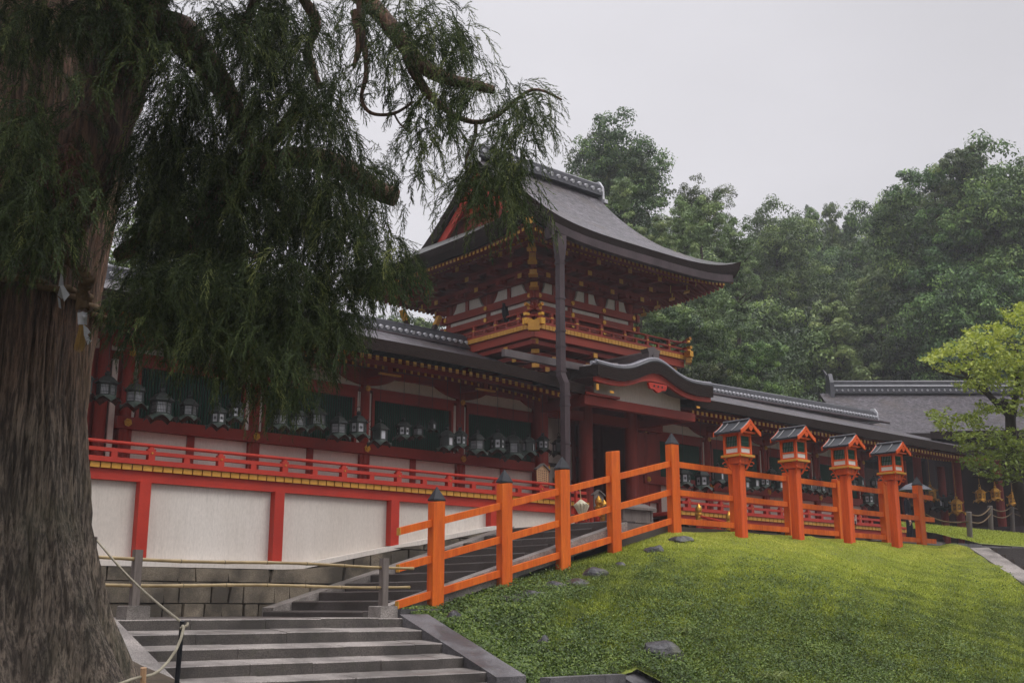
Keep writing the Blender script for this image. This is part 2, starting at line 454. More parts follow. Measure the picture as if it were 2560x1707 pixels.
def grid_mesh(name, xs, ys, hf, keep, mat, kind='structure', skirt=0):
    X, Y = np.meshgrid(xs, ys, indexing='ij'); Z = hf(X, Y)
    nx, ny = len(xs), len(ys)
    cx_ = (X[:-1,:-1]+X[1:,1:])/2; cy_ = (Y[:-1,:-1]+Y[1:,1:])/2
    kp = keep(cx_, cy_) if keep else np.ones_like(cx_, bool)
    i, j = np.nonzero(kp)
    f = np.stack([i*ny+j, (i+1)*ny+j, (i+1)*ny+j+1, i*ny+j+1], 1)
    o = np_mesh(name, np.stack([X, Y, Z], -1).reshape(-1, 3), f, 4, mat, smooth=True)
    o['kind'] = kind
    return o
def mound_keep(x, y):
    return (((y > 12.7) & (x > 11.75)) | (x > 13.75)) & (right_of(x, y) > -.05)
grid_mesh('grass_bank', np.arange(11.70, 34, .12), np.arange(4, 16.75, .12), mound, mound_keep, SOILGRASS)
grid_mesh('earth_bank', np.arange(-8, 5.8, .3), np.arange(3, 15.6, .3), lambda x, y: -.3 - np.clip(15.4-y, 0, 20)*.16 + .05*vnoise(x, y, 1.5, 5), None, SOIL)
grid_mesh('wooded_hill', np.arange(-60, 330, 6), np.arange(32, 330, 6), hill, None, FORESTFLOOR)
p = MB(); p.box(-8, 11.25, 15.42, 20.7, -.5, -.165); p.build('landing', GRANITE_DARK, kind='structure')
p = MB(); p.box(17.45, 31.2, 16.45, 22.0, .8, 1.74); p.box(20.6, 24.8, 22.0, 27.5, .8, 1.80); p.box(31.2, 75, 17.6, 32, .8, 1.745); p.build('court_paving', GRAVEL, kind='structure')
grid_mesh('side_lawn', np.arange(32.0, 50, .4), np.arange(16.7, 19.4, .3), lawn, lambda x, y: (x-33.2) > (17.6-y)*.6, SOILGRASS)
p = MB(); p.box(27.5, 60, 9, 16.4, -1.7, 1.45)
def clip_slab():
    # lower court beyond the far flight, kept to the right of its side slab
    q = MB(); d = LB-LA; d = d/np.hypot(*d); r_ = np.array([.68, -.733])
    a = LA+r_*.2; q.add([(a[0], a[1], 1.5), (a[0]+14, a[1]-1, 1.5), (60, 17.6, 1.5), (29.5, 17.6, 1.5), (28.3, 16.5, 1.5)], [(0,1,2,3,4)])
    return q
clip_slab().build('upper_path', GRAVEL, kind='structure')

# ------------------------------------------------------------------ stairs and stonework
def blocks(mb, x0, x1, y0, y1, zf, zb, depth, lo=.9, hi=1.7, gap=.006, jit=.008):
    """one course of step stones: front edge at y0 / zf, back edge at y1 / zb"""
    x = x0
    while x < x1-.02:
        l = random.uniform(lo, hi); xe = min(x1, x+l)
        if x1-xe < .45: xe = x1
        j = random.uniform(-jit, jit); k = random.uniform(-jit, jit)*1.3; c = .012
        a, b = x+gap/2, xe-gap/2
        vs = []
        for xx in (a, b):
            e = random.uniform(-.004, .004)
            vs += [(xx, y0+k, zf+j-depth), (xx, y0+k, zf+j-c+e), (xx, y0+k+c, zf+j+e), (xx, y1+.06, zb+j), (xx, y1+.06, zf-depth)]
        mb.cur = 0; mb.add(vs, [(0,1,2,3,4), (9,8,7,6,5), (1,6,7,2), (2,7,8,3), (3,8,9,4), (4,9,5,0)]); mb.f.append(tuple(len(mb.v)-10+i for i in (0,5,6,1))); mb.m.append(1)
        x = xe
st = thing('stone_stairs', 'broad granite stairs rising from the bottom of the picture to the landing', 'stairs', (8.7, 14, -1.3))
for k in range(0, 8):
    y0 = 15.4-.53*k; z0 = -.155-.19*k
    m = MB(); blocks(m, 6.3, 11.2, y0, y0+.53, z0, z0+.045 if k else z0+.004, .26)
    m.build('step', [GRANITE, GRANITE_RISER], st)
for (x0, x1, ye) in ((5.75, 6.35, 11.5), (11.16, 11.74, 13.04)):
    m = MB(); y = 15.5
    while y > ye+.01:
        y2 = max(ye, y-random.uniform(.85, 1.1)); za, zb = -.14-.36*(15.4-y), -.14-.36*(15.4-y2)
        m.prism([(y-.004, za), (y2+.004, zb), (y2+.004, zb-.42), (y-.004, za-.42)], 'x', x0, x1); y = y2
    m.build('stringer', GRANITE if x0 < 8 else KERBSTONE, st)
kb = thing('stone_kerb', 'dark wet kerbstones under the grass bank at the foot of the stairs', 'kerb', (12.5, 12.6, -1.4))
m = MB(); m.box(11.76, 12.9, 12.53, 12.76, -1.5, -1.0); m.box(12.906, 13.36, 12.53, 12.75, -1.5, -1.003); m.build('kerbstone', KERBSTONE, kb)
m = MB(); m.prism([(12.74, -1.0), (10.2, -1.95), (10.2, -2.3), (12.74, -2.3)], 'x', 13.37, 13.82); m.build('kerbstone', KERBSTONE, kb)
p = MB(); p.box(6.2, 13.36, 10.0, 12.75, -1.7, -1.33); p.build('lower_landing', GRANITE_DARK, kind='structure')

us = thing('upper_stone_stairs', 'dark wet stone stairs climbing between the plaster wall and the orange fence', 'stairs', (14, 18, -.1))
for i in range(11):
    x0 = 11.2+.62*i; z0 = -.06+.185*i
    m = MB(); y = 16.62
    while y < 20.05:
        ye = min(20.06, y+random.uniform(1.0, 1.7)); ye = 20.06 if 20.06-ye < .4 else ye
        j = random.uniform(-.006, .006)
        m.prism([(x0+j, z0-.3), (x0+j, z0-.012), (x0+j+.012, z0), (x0+.70, z0), (x0+.70, z0-.3)], 'y', y+.003, ye-.003) if False else m.add(
            [(x0+j+dx_, yy, zz) for yy in (y+.003, ye-.003) for (dx_, zz) in ((0, z0-.3), (0, z0-.022), (.024, z0), (.72, z0+.012), (.72, z0-.3))],
            [(0,1,2,3,4), (9,8,7,6,5)]+[(i, 5+i, 5+(i+1) % 5, (i+1) % 5) for i in range(5)])
        y = ye
    m.build('step', GRANITE_DARK, us)
def slope_slab(mb, xa, xb, za, zb, y0, y1, th, lo=.9, hi=1.4):
    x = xa
    while x < xb-.01:
        xe = min(xb, x+random.uniform(lo, hi)); xe = xb if xb-xe < .4 else xe
        z0 = za+(zb-za)*(x-xa)/(xb-xa); z1 = za+(zb-za)*(xe-xa)/(xb-xa)
        mb.prism([(x+.003, z0), (xe-.003, z1), (xe-.003, z1-th), (x+.003, z0-th)], 'y', y0, y1) if False else mb.add(
            [(x+.003, y0, z0), (xe-.003, y0, z1), (xe-.003, y0, z1-th), (x+.003, y0, z0-th), (x+.003, y1, z0), (xe-.003, y1, z1), (xe-.003, y1, z1-th), (x+.003, y1, z0-th)],
            [(0,1,2,3), (7,6,5,4), (0,4,5,1), (1,5,6,2), (2,6,7,3), (3,7,4,0)])
        x = xe
m = MB(); slope_slab(m, 11.42, 17.7, .0, 1.86, 20.06, 20.5, .3); m.build('stringer', GRANITE, us)
m = MB(); slope_slab(m, 11.55, 17.6, .03, 1.75, 16.36, 16.62, .3); m.build('stringer', GRANITE, us)
m = MB(); m.box(11.55, 12.5, 16.0, 16.36, -.3, -.02); m.build('side_slab', KERBSTONE, us)

def ztop(x): return float(np.interp(x, [-8, 12.3, 17.6, 30], [.70, .76, 1.80, 1.80]))
mw = thing('masonry_wall', 'mossy stone wall under the white plaster, beside the stairs', 'wall', (8, 20.8, -.2))
m = MB(); z = -.25
m.prism([(-6, -.3), (20.6, -.3), (20.6, 1.78), (17.6, 1.78), (12.3, .74), (-6, .68)], 'y', 20.70, 21.4) if False else None
m.add([(x, y, z_) for y in (20.72, 21.4) for (x, z_) in ((-6,-.3),(20.6,-.3),(20.6,1.78),(17.6,1.78),(12.3,.74),(-6,.68))],
      [(0,1,2,3,4,5), (11,10,9,8,7,6)] + [(i, (i+1) % 6, 6+(i+1) % 6, 6+i) for i in range(6)])
row = 0
while z < 1.8:
    hgt = random.uniform(.24, .42); x = -6+random.uniform(0, .5)
    while x < 20.6:
        l = random.choice([random.uniform(.3, .5), random.uniform(.5, .95)]); xe = min(20.6, x+l)
        t0, t1 = min(z+hgt, ztop(x)), min(z+hgt, ztop(xe))
        if max(t0, t1) > z+.02:
            t0, t1 = max(t0, z+.01), max(t1, z+.01)
            yf = 20.66+random.uniform(-.03, .02); c = .014; gp = .003
            sk = random.uniform(-.06, .06)
            m.add([(x+gp, 20.73, z+gp), (xe-gp, 20.73, z+gp), (xe-gp+sk*.3, 20.73, t1-gp), (x+gp+sk, 20.73, t0-gp),
                   (x+gp+c, yf, z+gp+c*.7), (xe-gp-c, yf, z+gp+c*.7), (xe-gp-c+sk*.3, yf+random.uniform(-.01, .01), max(t1-gp-c*.7, z+gp+c*.7+.004)), (x+gp+c+sk, yf+random.uniform(-.01, .01), max(t0-gp-c*.7, z+gp+c*.7+.004))],
                  [(4,5,6,7), (0,1,5,4), (1,2,6,5), (2,3,7,6), (3,0,4,7)])
        x = xe
    z += hgt
m.build('stone_facing', MASONRY, mw)
m = MB()
for (xa, xb) in ((-6, 12.3), (12.3, 17.6), (17.6, 20.6)):
    za, zb = ztop(xa), ztop(xb)
    m.add([(x, y, zz) for y in (20.67, 21.0) for (x, zz) in ((xa, za), (xb, zb), (xb, zb+.10), (xa, za+.10))],
          [(0,1,2,3), (7,6,5,4), (0,4,5,1), (1,5,6,2), (2,6,7,3), (3,7,4,0)])
m.build('plinth_strip', PLASTER, mw)

# far flight of stairs at the right edge, its side slab and the lawn wall behind
fs = thing('far_stone_stairs', 'grey stone stairs with a pale side slab at the right edge of the picture', 'stairs', (26.5, 12.9, -.3))
d = LB-LA; d = d/np.hypot(*d); rv = np.array([.68, -.733])
m = MB(); L = 8.0
pa = [LA, LA+d*L]; q = []
for (pp, zz) in ((LA, 1.49), (LA+d*L, 1.49-.258*L)):
    for o in (0, .46): q.append((pp[0]+rv[0]*o, pp[1]+rv[1]*o, zz))
q = q[:2]+q[2:]
m.add(q+[(a, b, c-.5) for a, b, c in q], [(0,1,3,2), (4,6,7,5), (0,2,6,4), (1,5,7,3), (0,4,5,1), (2,3,7,6)])
m.build('stringer', GRANITE, fs)
for k in range(9):
    m = MB(); a = LA+d*(.35+.6*k)+rv*.47; zz = 1.44-.165*k
    m.beam((a[0], a[1], zz-.12), (a[0]+rv[0]*4, a[1]+rv[1]*4, zz-.12), .64, .24); m.build('step', GRANITE_DARK, fs)
rw = thing('lawn_wall', 'low dark stone wall under the small lawn at the right', 'wall', (35, 16.6, 1.5))
m = MB(); x = 31.9
while x < 50:
    l = random.uniform(.5, 1.1); m.box(x+.008, x+l-.008, 16.55+random.uniform(-.03, .02), 16.95, 1.45, 1.84+random.uniform(-.02, .015)); x += l
m.build('stone_course', KERBSTONE, rw)
ps = thing('path_steps', 'three pale stone steps behind the right end of the orange fence', 'steps', (32, 17.2, 1.75))
for k in range(3):
    m = MB(); y0 = 17.3+.38*k; z0 = 1.84+.12*k; x1 = 33.6-.25*k if k < 2 else 34.0
    m.box(29.8, x1, y0, y0+.6, z0-.25, z0); m.build('step', WOOD_GREY if False else GRANITE, ps)
# ------------------------------------------------------------------ tiled ridge
def tile_ridge(name, x0, x1, y, z0, z1, h, wd, parent, pitch=.2, side=-1):
    """ridge of layered tiles along x; z0/z1 at both ends (bottom), h high, wd wide"""
    m = MB(); n = max(2, int(abs(x1-x0)/1.2))
    for k in range(n):
        a = x0+(x1-x0)*k/n; b = x0+(x1-x0)*(k+1)/n
        za = z0+(z1-z0)*k/n; zb = z0+(z1-z0)*(k+1)/n
        for i, (w_, t0, t1) in enumerate(((wd, 0, .30), (wd*.8, .31, .44), (wd*.84, .45, .58), (wd*.74, .59, .74))):
            m.beam((a+.004, y, za+h*(t0+t1)/2), (b-.004, y, zb+h*(t0+t1)/2), w_, h*(t1-t0))
        m.tube([(a+.006, y, za+h*.80), (b-.006, y, zb+h*.80)], h*.22, 10)
    o = m.build(name, TILE, parent)
    c = int(abs(x1-x0)/pitch); base = Vector(parent.location); t0 = None
    for k in range(c):
        x = x0+(x1-x0)*(k+.5)/c; z = z0+(z1-z0)*(k+.5)/c; s = -1
        if t0 is None:
            m = MB(); m.tube([(0, s*wd*.40, h*.36), (0, s*wd*.56, h*.28)], h*.12, 8); t0 = t = m.build('tile_end', TILE_END, o, org=Vector((0, 0, 0)))
        else:
            t = t0.copy(); COL.objects.link(t); t.parent = o
        t.location = Vector((x, y, z))-base
    return o

def ridge_end(x, y, z, s, parent, sgn):
    m = MB()
    m.prism([(y-.28*s, z), (y+.28*s, z), (y+.25*s, z+.45*s), (y+.10*s, z+.68*s), (y-.10*s, z+.68*s), (y-.25*s, z+.45*s)], 'x', x, x+.10*sgn)
    m.box(x, x+.16*sgn, y-.36*s, y+.36*s, z-.12*s, z)
    o = m.build('ridge_end_tile', TILE_END, parent)
    m = MB(); m.lathe([(.02, 0), (.13*s, .0), (.13*s, .03), (.07*s, .05)], (0, 0, 0), 10)
    vs = [(x+.10*sgn+v[2]*sgn, y+v[0], z+.34*s+v[1]) for v in m.v]; m.v = vs
    m.build('round_crest', TILE, o)

# ------------------------------------------------------------------ corridors
RIDGE_Y, EAVE_Y = 24.6, 20.1
def roof_z(t): return 5.77 + 1.55*(.72*t + .28*t*t)      # t: 0 at the eave, 1 at the ridge
def corridor_roof(x0, x1, parent, hip_r=False, dip_r=0.0):
    """gabled bark roof; hip_r hips the right end; dip_r lowers the last metres of the eave at the right"""
    nx = max(8, int((x1-x0)/.5)); ny = 12
    vs = []; fs = []
    def zt(x, t):
        z = roof_z(t)
        if dip_r: z -= dip_r*max(0, (x-(x1-4.5))/4.5)**2*(1-t*.6)
        if hip_r: z += .34*max(0, (x-(x1-5))/5)**2.5*(1-t)**2
        return z
    cols = []
    for i in range(nx+1):
        x = x0+(x1-x0)*i/nx
        for s in (0, 1):
            pass
    P = {}
    def pt(i, j):
        t = 1-abs(j-ny)/ny
        x = x0+(x1-x0)*i/nx
        y = EAVE_Y+(RIDGE_Y-EAVE_Y)*t if j <= ny else 2*RIDGE_Y-(EAVE_Y+(RIDGE_Y-EAVE_Y)*t)
        z = zt(x, t)
        if hip_r:
            xr = x1-2.8*t
            x = x0+(xr-x0)*i/nx
            z = zt(x+2.8*t*(i/nx), t)
        return (x, y, z)
    for i in range(nx+1):
        for j in range(2*ny+1): vs.append(pt(i, j))
    J = 2*ny+1
    top = []; 
    for i in range(nx):
        for j in range(2*ny): top.append((i*J+j, (i+1)*J+j, (i+1)*J+j+1, i*J+j+1))
    m = MB(); m.add(vs, top)
    # underside and edges
    b = len(vs); th = lambda t: .27+.05*t
    low = [(x, y, z-(.27 if True else 0)) for (x, y, z) in vs]
    m.add(low, [(q[3], q[2], q[1], q[0]) for q in top])
    m.cur = 1
    edge = []
    for i in range(nx):
        edge.append((i*J, b+i*J, b+(i+1)*J, (i+1)*J)); edge.append((i*J+J-1, (i+1)*J+J-1, b+(i+1)*J+J-1, b+i*J+J-1))
    for j in range(2*ny):
        edge.append((j, j+1, b+j+1, b+j)); a = nx*J; edge.append((a+j, b+a+j, b+a+j+1, a+j+1))
    for f in edge: m.f.append(f); m.m.append(1)
    if hip_r:   # hipped end face
        pass
    return m.build('bark_roof', [THATCH, THATCH_EDGE], parent, recalc=True)

def railing(x0, x1, parent, xs_posts, y=20.80, z=2.65):
    m = MB()
    m.tube([(x0, y, z+.385), (x1, y, z+.385)], .036, 10)
    m.box(x0, x1, y-.05, y+.05, z+.20, z+.27)
    m.box(x0, x1, y-.07, y+.06, z+.004, z+.10)
    o = m.build('railing', RED, parent)
    for i, x in enumerate(xs_posts):
        m = MB(); m.box(x-.065, x+.065, y-.056, y+.07, z+.10, z+.30); m.box(x-.045, x+.045, y-.04, y+.05, z+.30, z+.352); m.box(x-.08, x+.08, y-.05, y+.05, z+.275, z+.315)
        m.build('rail_post', RED, o)
        if i+1 < len(xs_posts):
            xm = (x+xs_posts[i+1])/2
            m = MB(); m.box(xm-.06, xm+.06, y-.045, y+.05, z+.10, z+.20); m.build('rail_strut', RED, o)
    for x in xs_posts:
        m = MB(); m.tube([(x, y-.052, z+.235), (x, y-.075, z+.235)], .02, 8); m.build('rail_stud', GILT, o)
    return o

def hexstud(m, x, y, z, r=.085):
    m.tube([(x, y, z), (x, y-.03, z)], r, 6); m.tube([(x, y-.03, z), (x, y-.055, z)], r*.5, 8)

def window_bay(xa, xb, parent, y=22.3, lattice=True):
    """between two columns: plaster strips, frame, green lattice window, plaster below"""
    w0, w1 = xa+.27, xb-.30
    for x_ in (xa+.10, xb-.21):
        m = MB(); m.box(x_, x_+.09, y-.01, y+.06, 3.80, 5.02); m.build('plaster_strip', PLASTER, parent)
    m = MB(); m.box(w0-.07, w0, y-.05, y+.1, 3.77, 5.06); m.box(w1, w1+.07, y-.05, y+.1, 3.77, 5.06)
    m.box(w0-.07, w1+.07, y-.055, y+.1, 4.86, 5.07)
    fr = m.build('window', RED_DARK, parent)
    m = MB(); n = int((w1-w0)/.066)
    for k in range(n):
        x = w0+(k+.5)*(w1-w0)/n
        m.add([(x-.024, y+.05, 3.78), (x, y+.022, 3.78), (x+.024, y+.05, 3.78), (x-.024, y+.05, 4.86), (x, y+.022, 4.86), (x+.024, y+.05, 4.86)], [(0,1,4,3), (1,2,5,4), (0,2,1), (3,4,5)])
    m.build('lattice', GREEN, fr)
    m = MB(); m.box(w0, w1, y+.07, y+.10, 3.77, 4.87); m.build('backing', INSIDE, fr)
    m = MB(); m.box(xa+.12, xb-.12, y, y+.08, 2.66, 3.53); m.build('plaster_panel', PLASTER, parent)
    xm = (xa+xb)/2
    m = MB(); m.box(xm-.085, xm+.085, y-.03, y+.09, 2.66, 3.53); m.build('strut', RED_DARK, parent)

def corridor(root, x0, x1, cols, xe0, xe1, roof_kw, raft=None):
    y = 22.3
    corridor_roof(xe0, xe1, root, **roof_kw)
    # wall body behind everything
    m = MB(); m.box(x0, x1, y+.105, y+.30, 2.3, 5.6); m.build('back_panel', RED_DARK, root)
    m = MB(); m.box(x0, x1, 26.6, 26.9, 2.0, 5.6); m.build('rear_wall', PLASTER, root)
    for c in cols:
        m = MB(); m.tube([(c, y, 2.5), (c, y, 5.42)], .125, 14); m.box(c-.135, c+.135, y-.09, y+.05, 2.66, 3.52); m.build('column', RED_DARK, root)
    m = MB(); m.box(x0, x1, y-.17, y-.02, 3.53, 3.77); m.build('wall_beam', RED_DARK, root)
    m = MB(); m.box(x0, x1, y-.06, y+.1, 5.07, 5.14); m.box(x0, x1, y-.1, y+.12, 5.42, 5.60); m.build('head_beam', RED_DARK, root)
    for c in cols:
        if x0+.05 < c < x1-.05:
            m = MB(); hexstud(m, c, y-.17, 3.65); m.build('stud_cover', GILT, root)
        m = MB(); hexstud(m, c, y-.125, 5.10, .075); m.build('stud_cover', GILT, root)
    m = MB(); m.box(x0, x1, y+.0, y+.07, 5.14, 5.42); m.build('plaster_band', PLASTER, root)
    # boat-shaped bracket arms on every column
    for c in cols:
        m = MB(); pr_ = []
        for i in range(-10, 11):
            u = i/10; pr_.append((c+u*.86, 5.43-.24*(1-abs(u)**2.2)))
        pr_ += [(c+.86, 5.45), (c-.86, 5.45)]
        m.prism(pr_, 'y', y-.09, y-.005)
        m.beam((c, y-1.05, 5.40), (c, y-.05, 5.42), .14, .16)
        b_ = m.build('bracket_arm', RED_DARK, root)
        m = MB(); m.box(c-.13, c+.13, y-1.18, y-.93, 5.24, 5.32) if False else m.box(c-.30, c+.30, y-1.07, y-.99, 5.27, 5.31); m.build('bracket_ends', GOLD, b_)
    # eave: purlin, two rows of rafters with ochre ends
    m = MB(); m.box(xe0+.1, xe1-.2, 21.22, 21.36, 5.48, 5.60); m.build('eave_purlin', RED_DARK, root)
    for nm, yt, zt_, sz, yi, zi in (('upper_rafters', 20.34, 5.40, .085, 22.4, 5.93), ('lower_rafters', 21.30, 5.44, .06, 22.4, 5.70)):
        m = MB(); c_ = MB(); n = int((xe1-xe0-.3)/.206)
        if nm == 'upper_rafters':
            r0 = None
            for k in range(n):
                x = xe0+.2+.206*k
                dz = -roof_kw.get('dip_r', 0)*max(0, (x-(xe1-4.5))/4.5)**2 + (.34*max(0, (x-(xe1-5))/5)**2.5 if roof_kw.get('hip_r') else 0)
                if r0 is None:
                    q = MB(); q.beam((0, 0, 0), (0, yi-yt, zi-zt_), sz, sz*1.15); q.mat(1).beam((0, -.014, 0), (0, 0, 0), sz*1.06, sz*1.25)
                    r0 = q.build('rafter', [RED_DARK, GOLD], root, org=Vector((0, 0, 0))); r = r0
                else:
                    r = r0.copy(); COL.objects.link(r); r.parent = root
                r.location = Vector((x, yt, zt_+dz))-root.location
            continue
        for k in range(n):
            x = xe0+.2+.206*k
            dz = -roof_kw.get('dip_r', 0)*max(0, (x-(xe1-4.5))/4.5)**2 + (.34*max(0, (x-(xe1-5))/5)**2.5 if roof_kw.get('hip_r') else 0)
            m.beam((x, yt, zt_+dz), (x, yi, zi+dz*.3), sz, sz*1.15)
            c_.beam((x, yt-.012, zt_+dz), (x, yt+.0, zt_+dz), sz*1.06, sz*1.25)
        o = m.build(nm, RED_DARK, root, kind='stuff'); c_.build('rafter_ends', GOLD, o, kind='stuff')
    m = MB(); m.add([(xe0+.1, 20.2, 5.475), (xe1-.1, 20.2, 5.475-roof_kw.get('dip_r', 0)*.9), (xe1-.1, 22.6, 6.02), (xe0+.1, 22.6, 6.02)], [(0,1,2,3)])
    m.add([(xe0+.1, 20.2, 5.485), (xe1-.1, 20.2, 5.485-roof_kw.get('dip_r', 0)*.9), (xe1-.1, 22.6, 6.03), (xe0+.1, 22.6, 6.03)], [(3,2,1,0)])
    m.build('eave_boarding', RED_DARK, root, recalc=False)

def veranda(root, x0, x1, posts, floor_posts=True, base=None):
    n = int((x1-x0)/.204)
    m = MB(); m.box(x0, x1, 20.86, 22.25, 2.585, 2.650); m.build('deck', RED, root)
    m = MB(); c_ = MB()
    for k in range(n):
        xa = x0+(k+.06)*(x1-x0)/n; xb = x0+(k+.94)*(x1-x0)/n
        m.box(xa, xb, 20.80, 22.2, 2.545, 2.584); c_.box(xa, xb, 20.765, 20.795, 2.540, 2.648)
    o = m.build('deck_joists', RED, root); c_.build('joist_ends', GOLD, o)
    m = MB(); m.box(x0, x1-.02, 20.83, 21.02, 2.33, 2.538); m.build('edge_beam', RED, root)
    if posts:
        for x in posts:
            zb = ztop(x)+.09
            m = MB(); m.box(x-.11, x+.11, 20.74, 20.97, zb, 2.335); m.build('veranda_post', RED, root)
        m = MB(); z0 = .6
        for (xa, xb) in ((x0, 12.3), (12.3, 17.6), (17.6, x1-.35)):
            m.add([(x, y, zz) for y in (20.93, 21.1) for (x, zz) in ((xa, ztop(xa)+.08), (xb, ztop(xb)+.08), (xb, 2.4), (xa, 2.4))],
                  [(0,1,2,3), (7,6,5,4), (0,4,5,1), (1,5,6,2), (2,6,7,3), (3,7,4,0)])
        m.build('plaster_wall', PLASTER, root)
    else:
        m = MB(); m.box(x0, x1, 21.3, 21.5, 1.7, 2.4); m.build('underfloor_wall', INSIDE, root)
        for x in np.arange(x0+.5, x1, 1.45):
            m = MB(); m.box(x-.08, x+.08, 20.86, 21.02, 1.7, 2.335); m.build('veranda_post', INSIDE, root)

lc = thing('shrine_corridor', 'long vermilion corridor raised on a white plaster base, between the cedar and the gate', 'corridor', (13, 22, .8))
LCOLS = [9.07+2.91*k for k in range(-2, 5)]
corridor(lc, 8.85, 20.80, [c for c in LCOLS if c > 8.9], .5, 20.15, dict(dip_r=.20))
for a, b in zip([c for c in LCOLS if c > 8.9][:-1], [c for c in LCOLS if c > 8.9][1:]): window_bay(a, b, lc)
# the door bay beyond the cedar trunk
m = MB(); m.box(0, 8.85, 22.405, 22.6, 2.3, 5.6); m.build('back_panel', RED_DARK, lc)
for c in (6.16, 8.55, 3.25):
    m = MB(); m.tube([(c, 22.3, 2.5), (c, 22.3, 5.42)], .125, 12); m.build('column', RED_DARK, lc)
m = MB(); m.box(8.72, 8.84, 22.27, 22.36, 2.66, 4.95); m.build('plaster_strip', PLASTER, lc)
for (a, b) in ((6.4, 7.35), (7.4, 8.35)):
    m = MB(); m.box(a, b, 22.30, 22.40, 2.66, 4.9)
    for zz in (3.0, 3.7, 4.4): m.box(a+.06, b-.06, 22.26, 22.30, zz, zz+.09)
    m.build('door', RED_DARK, lc)
m = MB(); m.box(0, 8.84, 22.3, 22.37, 5.14, 5.42); m.build('plaster_band', PLASTER, lc)
veranda(lc, .5, 20.92, [8.95-2.9, 8.95, 11.84, 14.76, 17.66])
railing(.5, 20.80, lc, [9.03-1.455*4+1.455*k for k in range(12)])
tile_ridge('tile_ridge', .8, 19.75, RIDGE_Y, 7.20, 7.20, .42, .58, lc, .21)
m = MB(); m.tube([(10, RIDGE_Y-.36, 7.17), (19.7, RIDGE_Y-.36, 7.17)], .035, 8); m.build('ridge_pipe', GREY_METAL, lc)
for (u0, v0, u1, v1) in ((1020, 815, 1005, 776), (1083, 826, 1098, 793)):
    a = atY(u0, v0, 25.2); b = atY(u1, v1, 25.2); a = a+(a-b)*.6
    m = MB(); m.beam(a, b, .10, .13, (0, 1, 0)); o = m.build('roof_finial', INSIDE, lc)
    m = MB(); c = b+(a-b).normalized()*.30; m.beam(c, b+(b-a).normalized()*.02, .115, .145, (0, 1, 0)); m.build('finial_cap', GILT, o)

rc = thing('shrine_corridor', 'long vermilion corridor with green windows and bark roof behind the orange post lanterns', 'corridor', (33, 22, 1.75))
RCOLS = [24.75+2.91*k for k in range(0, 5)]
corridor(rc, 24.6, 36.5, RCOLS, 24.5, 43.9, dict(hip_r=True))
for a, b in zip(RCOLS[:-1], RCOLS[1:]): window_bay(a, b, rc)
for c in (39.3, 42.2):
    m = MB(); m.tube([(c, 22.3, 1.8), (c, 22.3, 5.42)], .15, 12); m.build('column', RED_DARK, rc)
m = MB(); m.box(36.5, 43, 25.2, 25.4, 1.8, 5.6); m.build('inner_wall', INSIDE, rc)
m = MB(); m.box(36.5, 43, 22.2, 25.3, 1.75, 1.95); m.build('floor_slab', INSIDE, rc)
veranda(rc, 24.55, 36.6, None)
railing(24.6, 36.5, rc, [24.9+1.455*k for k in range(8)])
tile_ridge('tile_ridge', 25.6, 41.3, RIDGE_Y, 7.14, 7.42, .44, .55, rc, .21)
ridge_end(41.35, RIDGE_Y, 7.45, .75, rc, 1)
m = MB(); m.tube([(26, RIDGE_Y-.40, 7.12), (41.9, RIDGE_Y-.40, 7.38)], .045, 8); m.build('ridge_pipe', GREY_METAL, rc)

# ------------------------------------------------------------------ two-storey gate
gt = thing('shrine_gate', 'two-storey vermilion shrine gate with curved bark roof and gold fittings', 'gate', (22.7, 23, 1.78))
GX, GY, HX, HY = 22.7, 24.6, 4.4, 4.4
def glift(dx, dy):
    return .42*(min(1, abs(dx)/HX)**4)*(min(1, abs(dy)/HY)**4) + .08*(abs(dx)/HX)**3*(abs(dy)/HY)**3
def hprof(t):       # height above the eave at distance t from it
    t = max(0.0, t)
    return .58*t + .0105*t**3
XG = 2.60
def groof(x, y):
    dx, dy = abs(x-GX), abs(y-GY)
    hf = hprof(HY-dy)
    h = hf if dx <= XG+1e-5 else min(hf, hprof(HX-dx)*1.0)
    return 9.82 + h + glift(dx, dy)
xs = sorted(set([GX-HX+.22*i for i in range(41)] + [GX-XG, GX-XG-.001, GX+XG, GX+XG+.001]))
ys = [GY-HY+.22*i for i in range(41)]
m = MB(); J = len(ys)
vt = [(x, y, groof(x, y)) for x in xs for y in ys]
tf = [(i*J+j, (i+1)*J+j, (i+1)*J+j+1, i*J+j+1) for i in range(len(xs)-1) for j in range(J-1)]
def jump(i): return abs(xs[i+1]-xs[i]) < .01
tf = [f for f in tf if not jump(f[0]//J)]
m.add(vt, tf)
m.cur = 1
# gable thickness strips along the verge
for s in (-1, 1):
    for j in range(J-1):
        xo = GX+s*XG; xi = xo
        za, zb = groof(xo-s*.0005, ys[j]), groof(xo-s*.0005, ys[j+1])
        la, lb = groof(xo+s*.01, ys[j]), groof(xo+s*.01, ys[j+1])
        ta, tb = max(la, za-.42), max(lb, zb-.42)
        if za-ta > .005 or zb-tb > .005:
            m.add([(xo, ys[j], za), (xo, ys[j+1], zb), (xo, ys[j+1], tb), (xo, ys[j], ta)], [(0,1,2,3)])
            m.add([(xo, ys[j], ta), (xo, ys[j+1], tb), (xo-s*.45, ys[j+1], tb), (xo-s*.45, ys[j], ta)], [(0,1,2,3)])
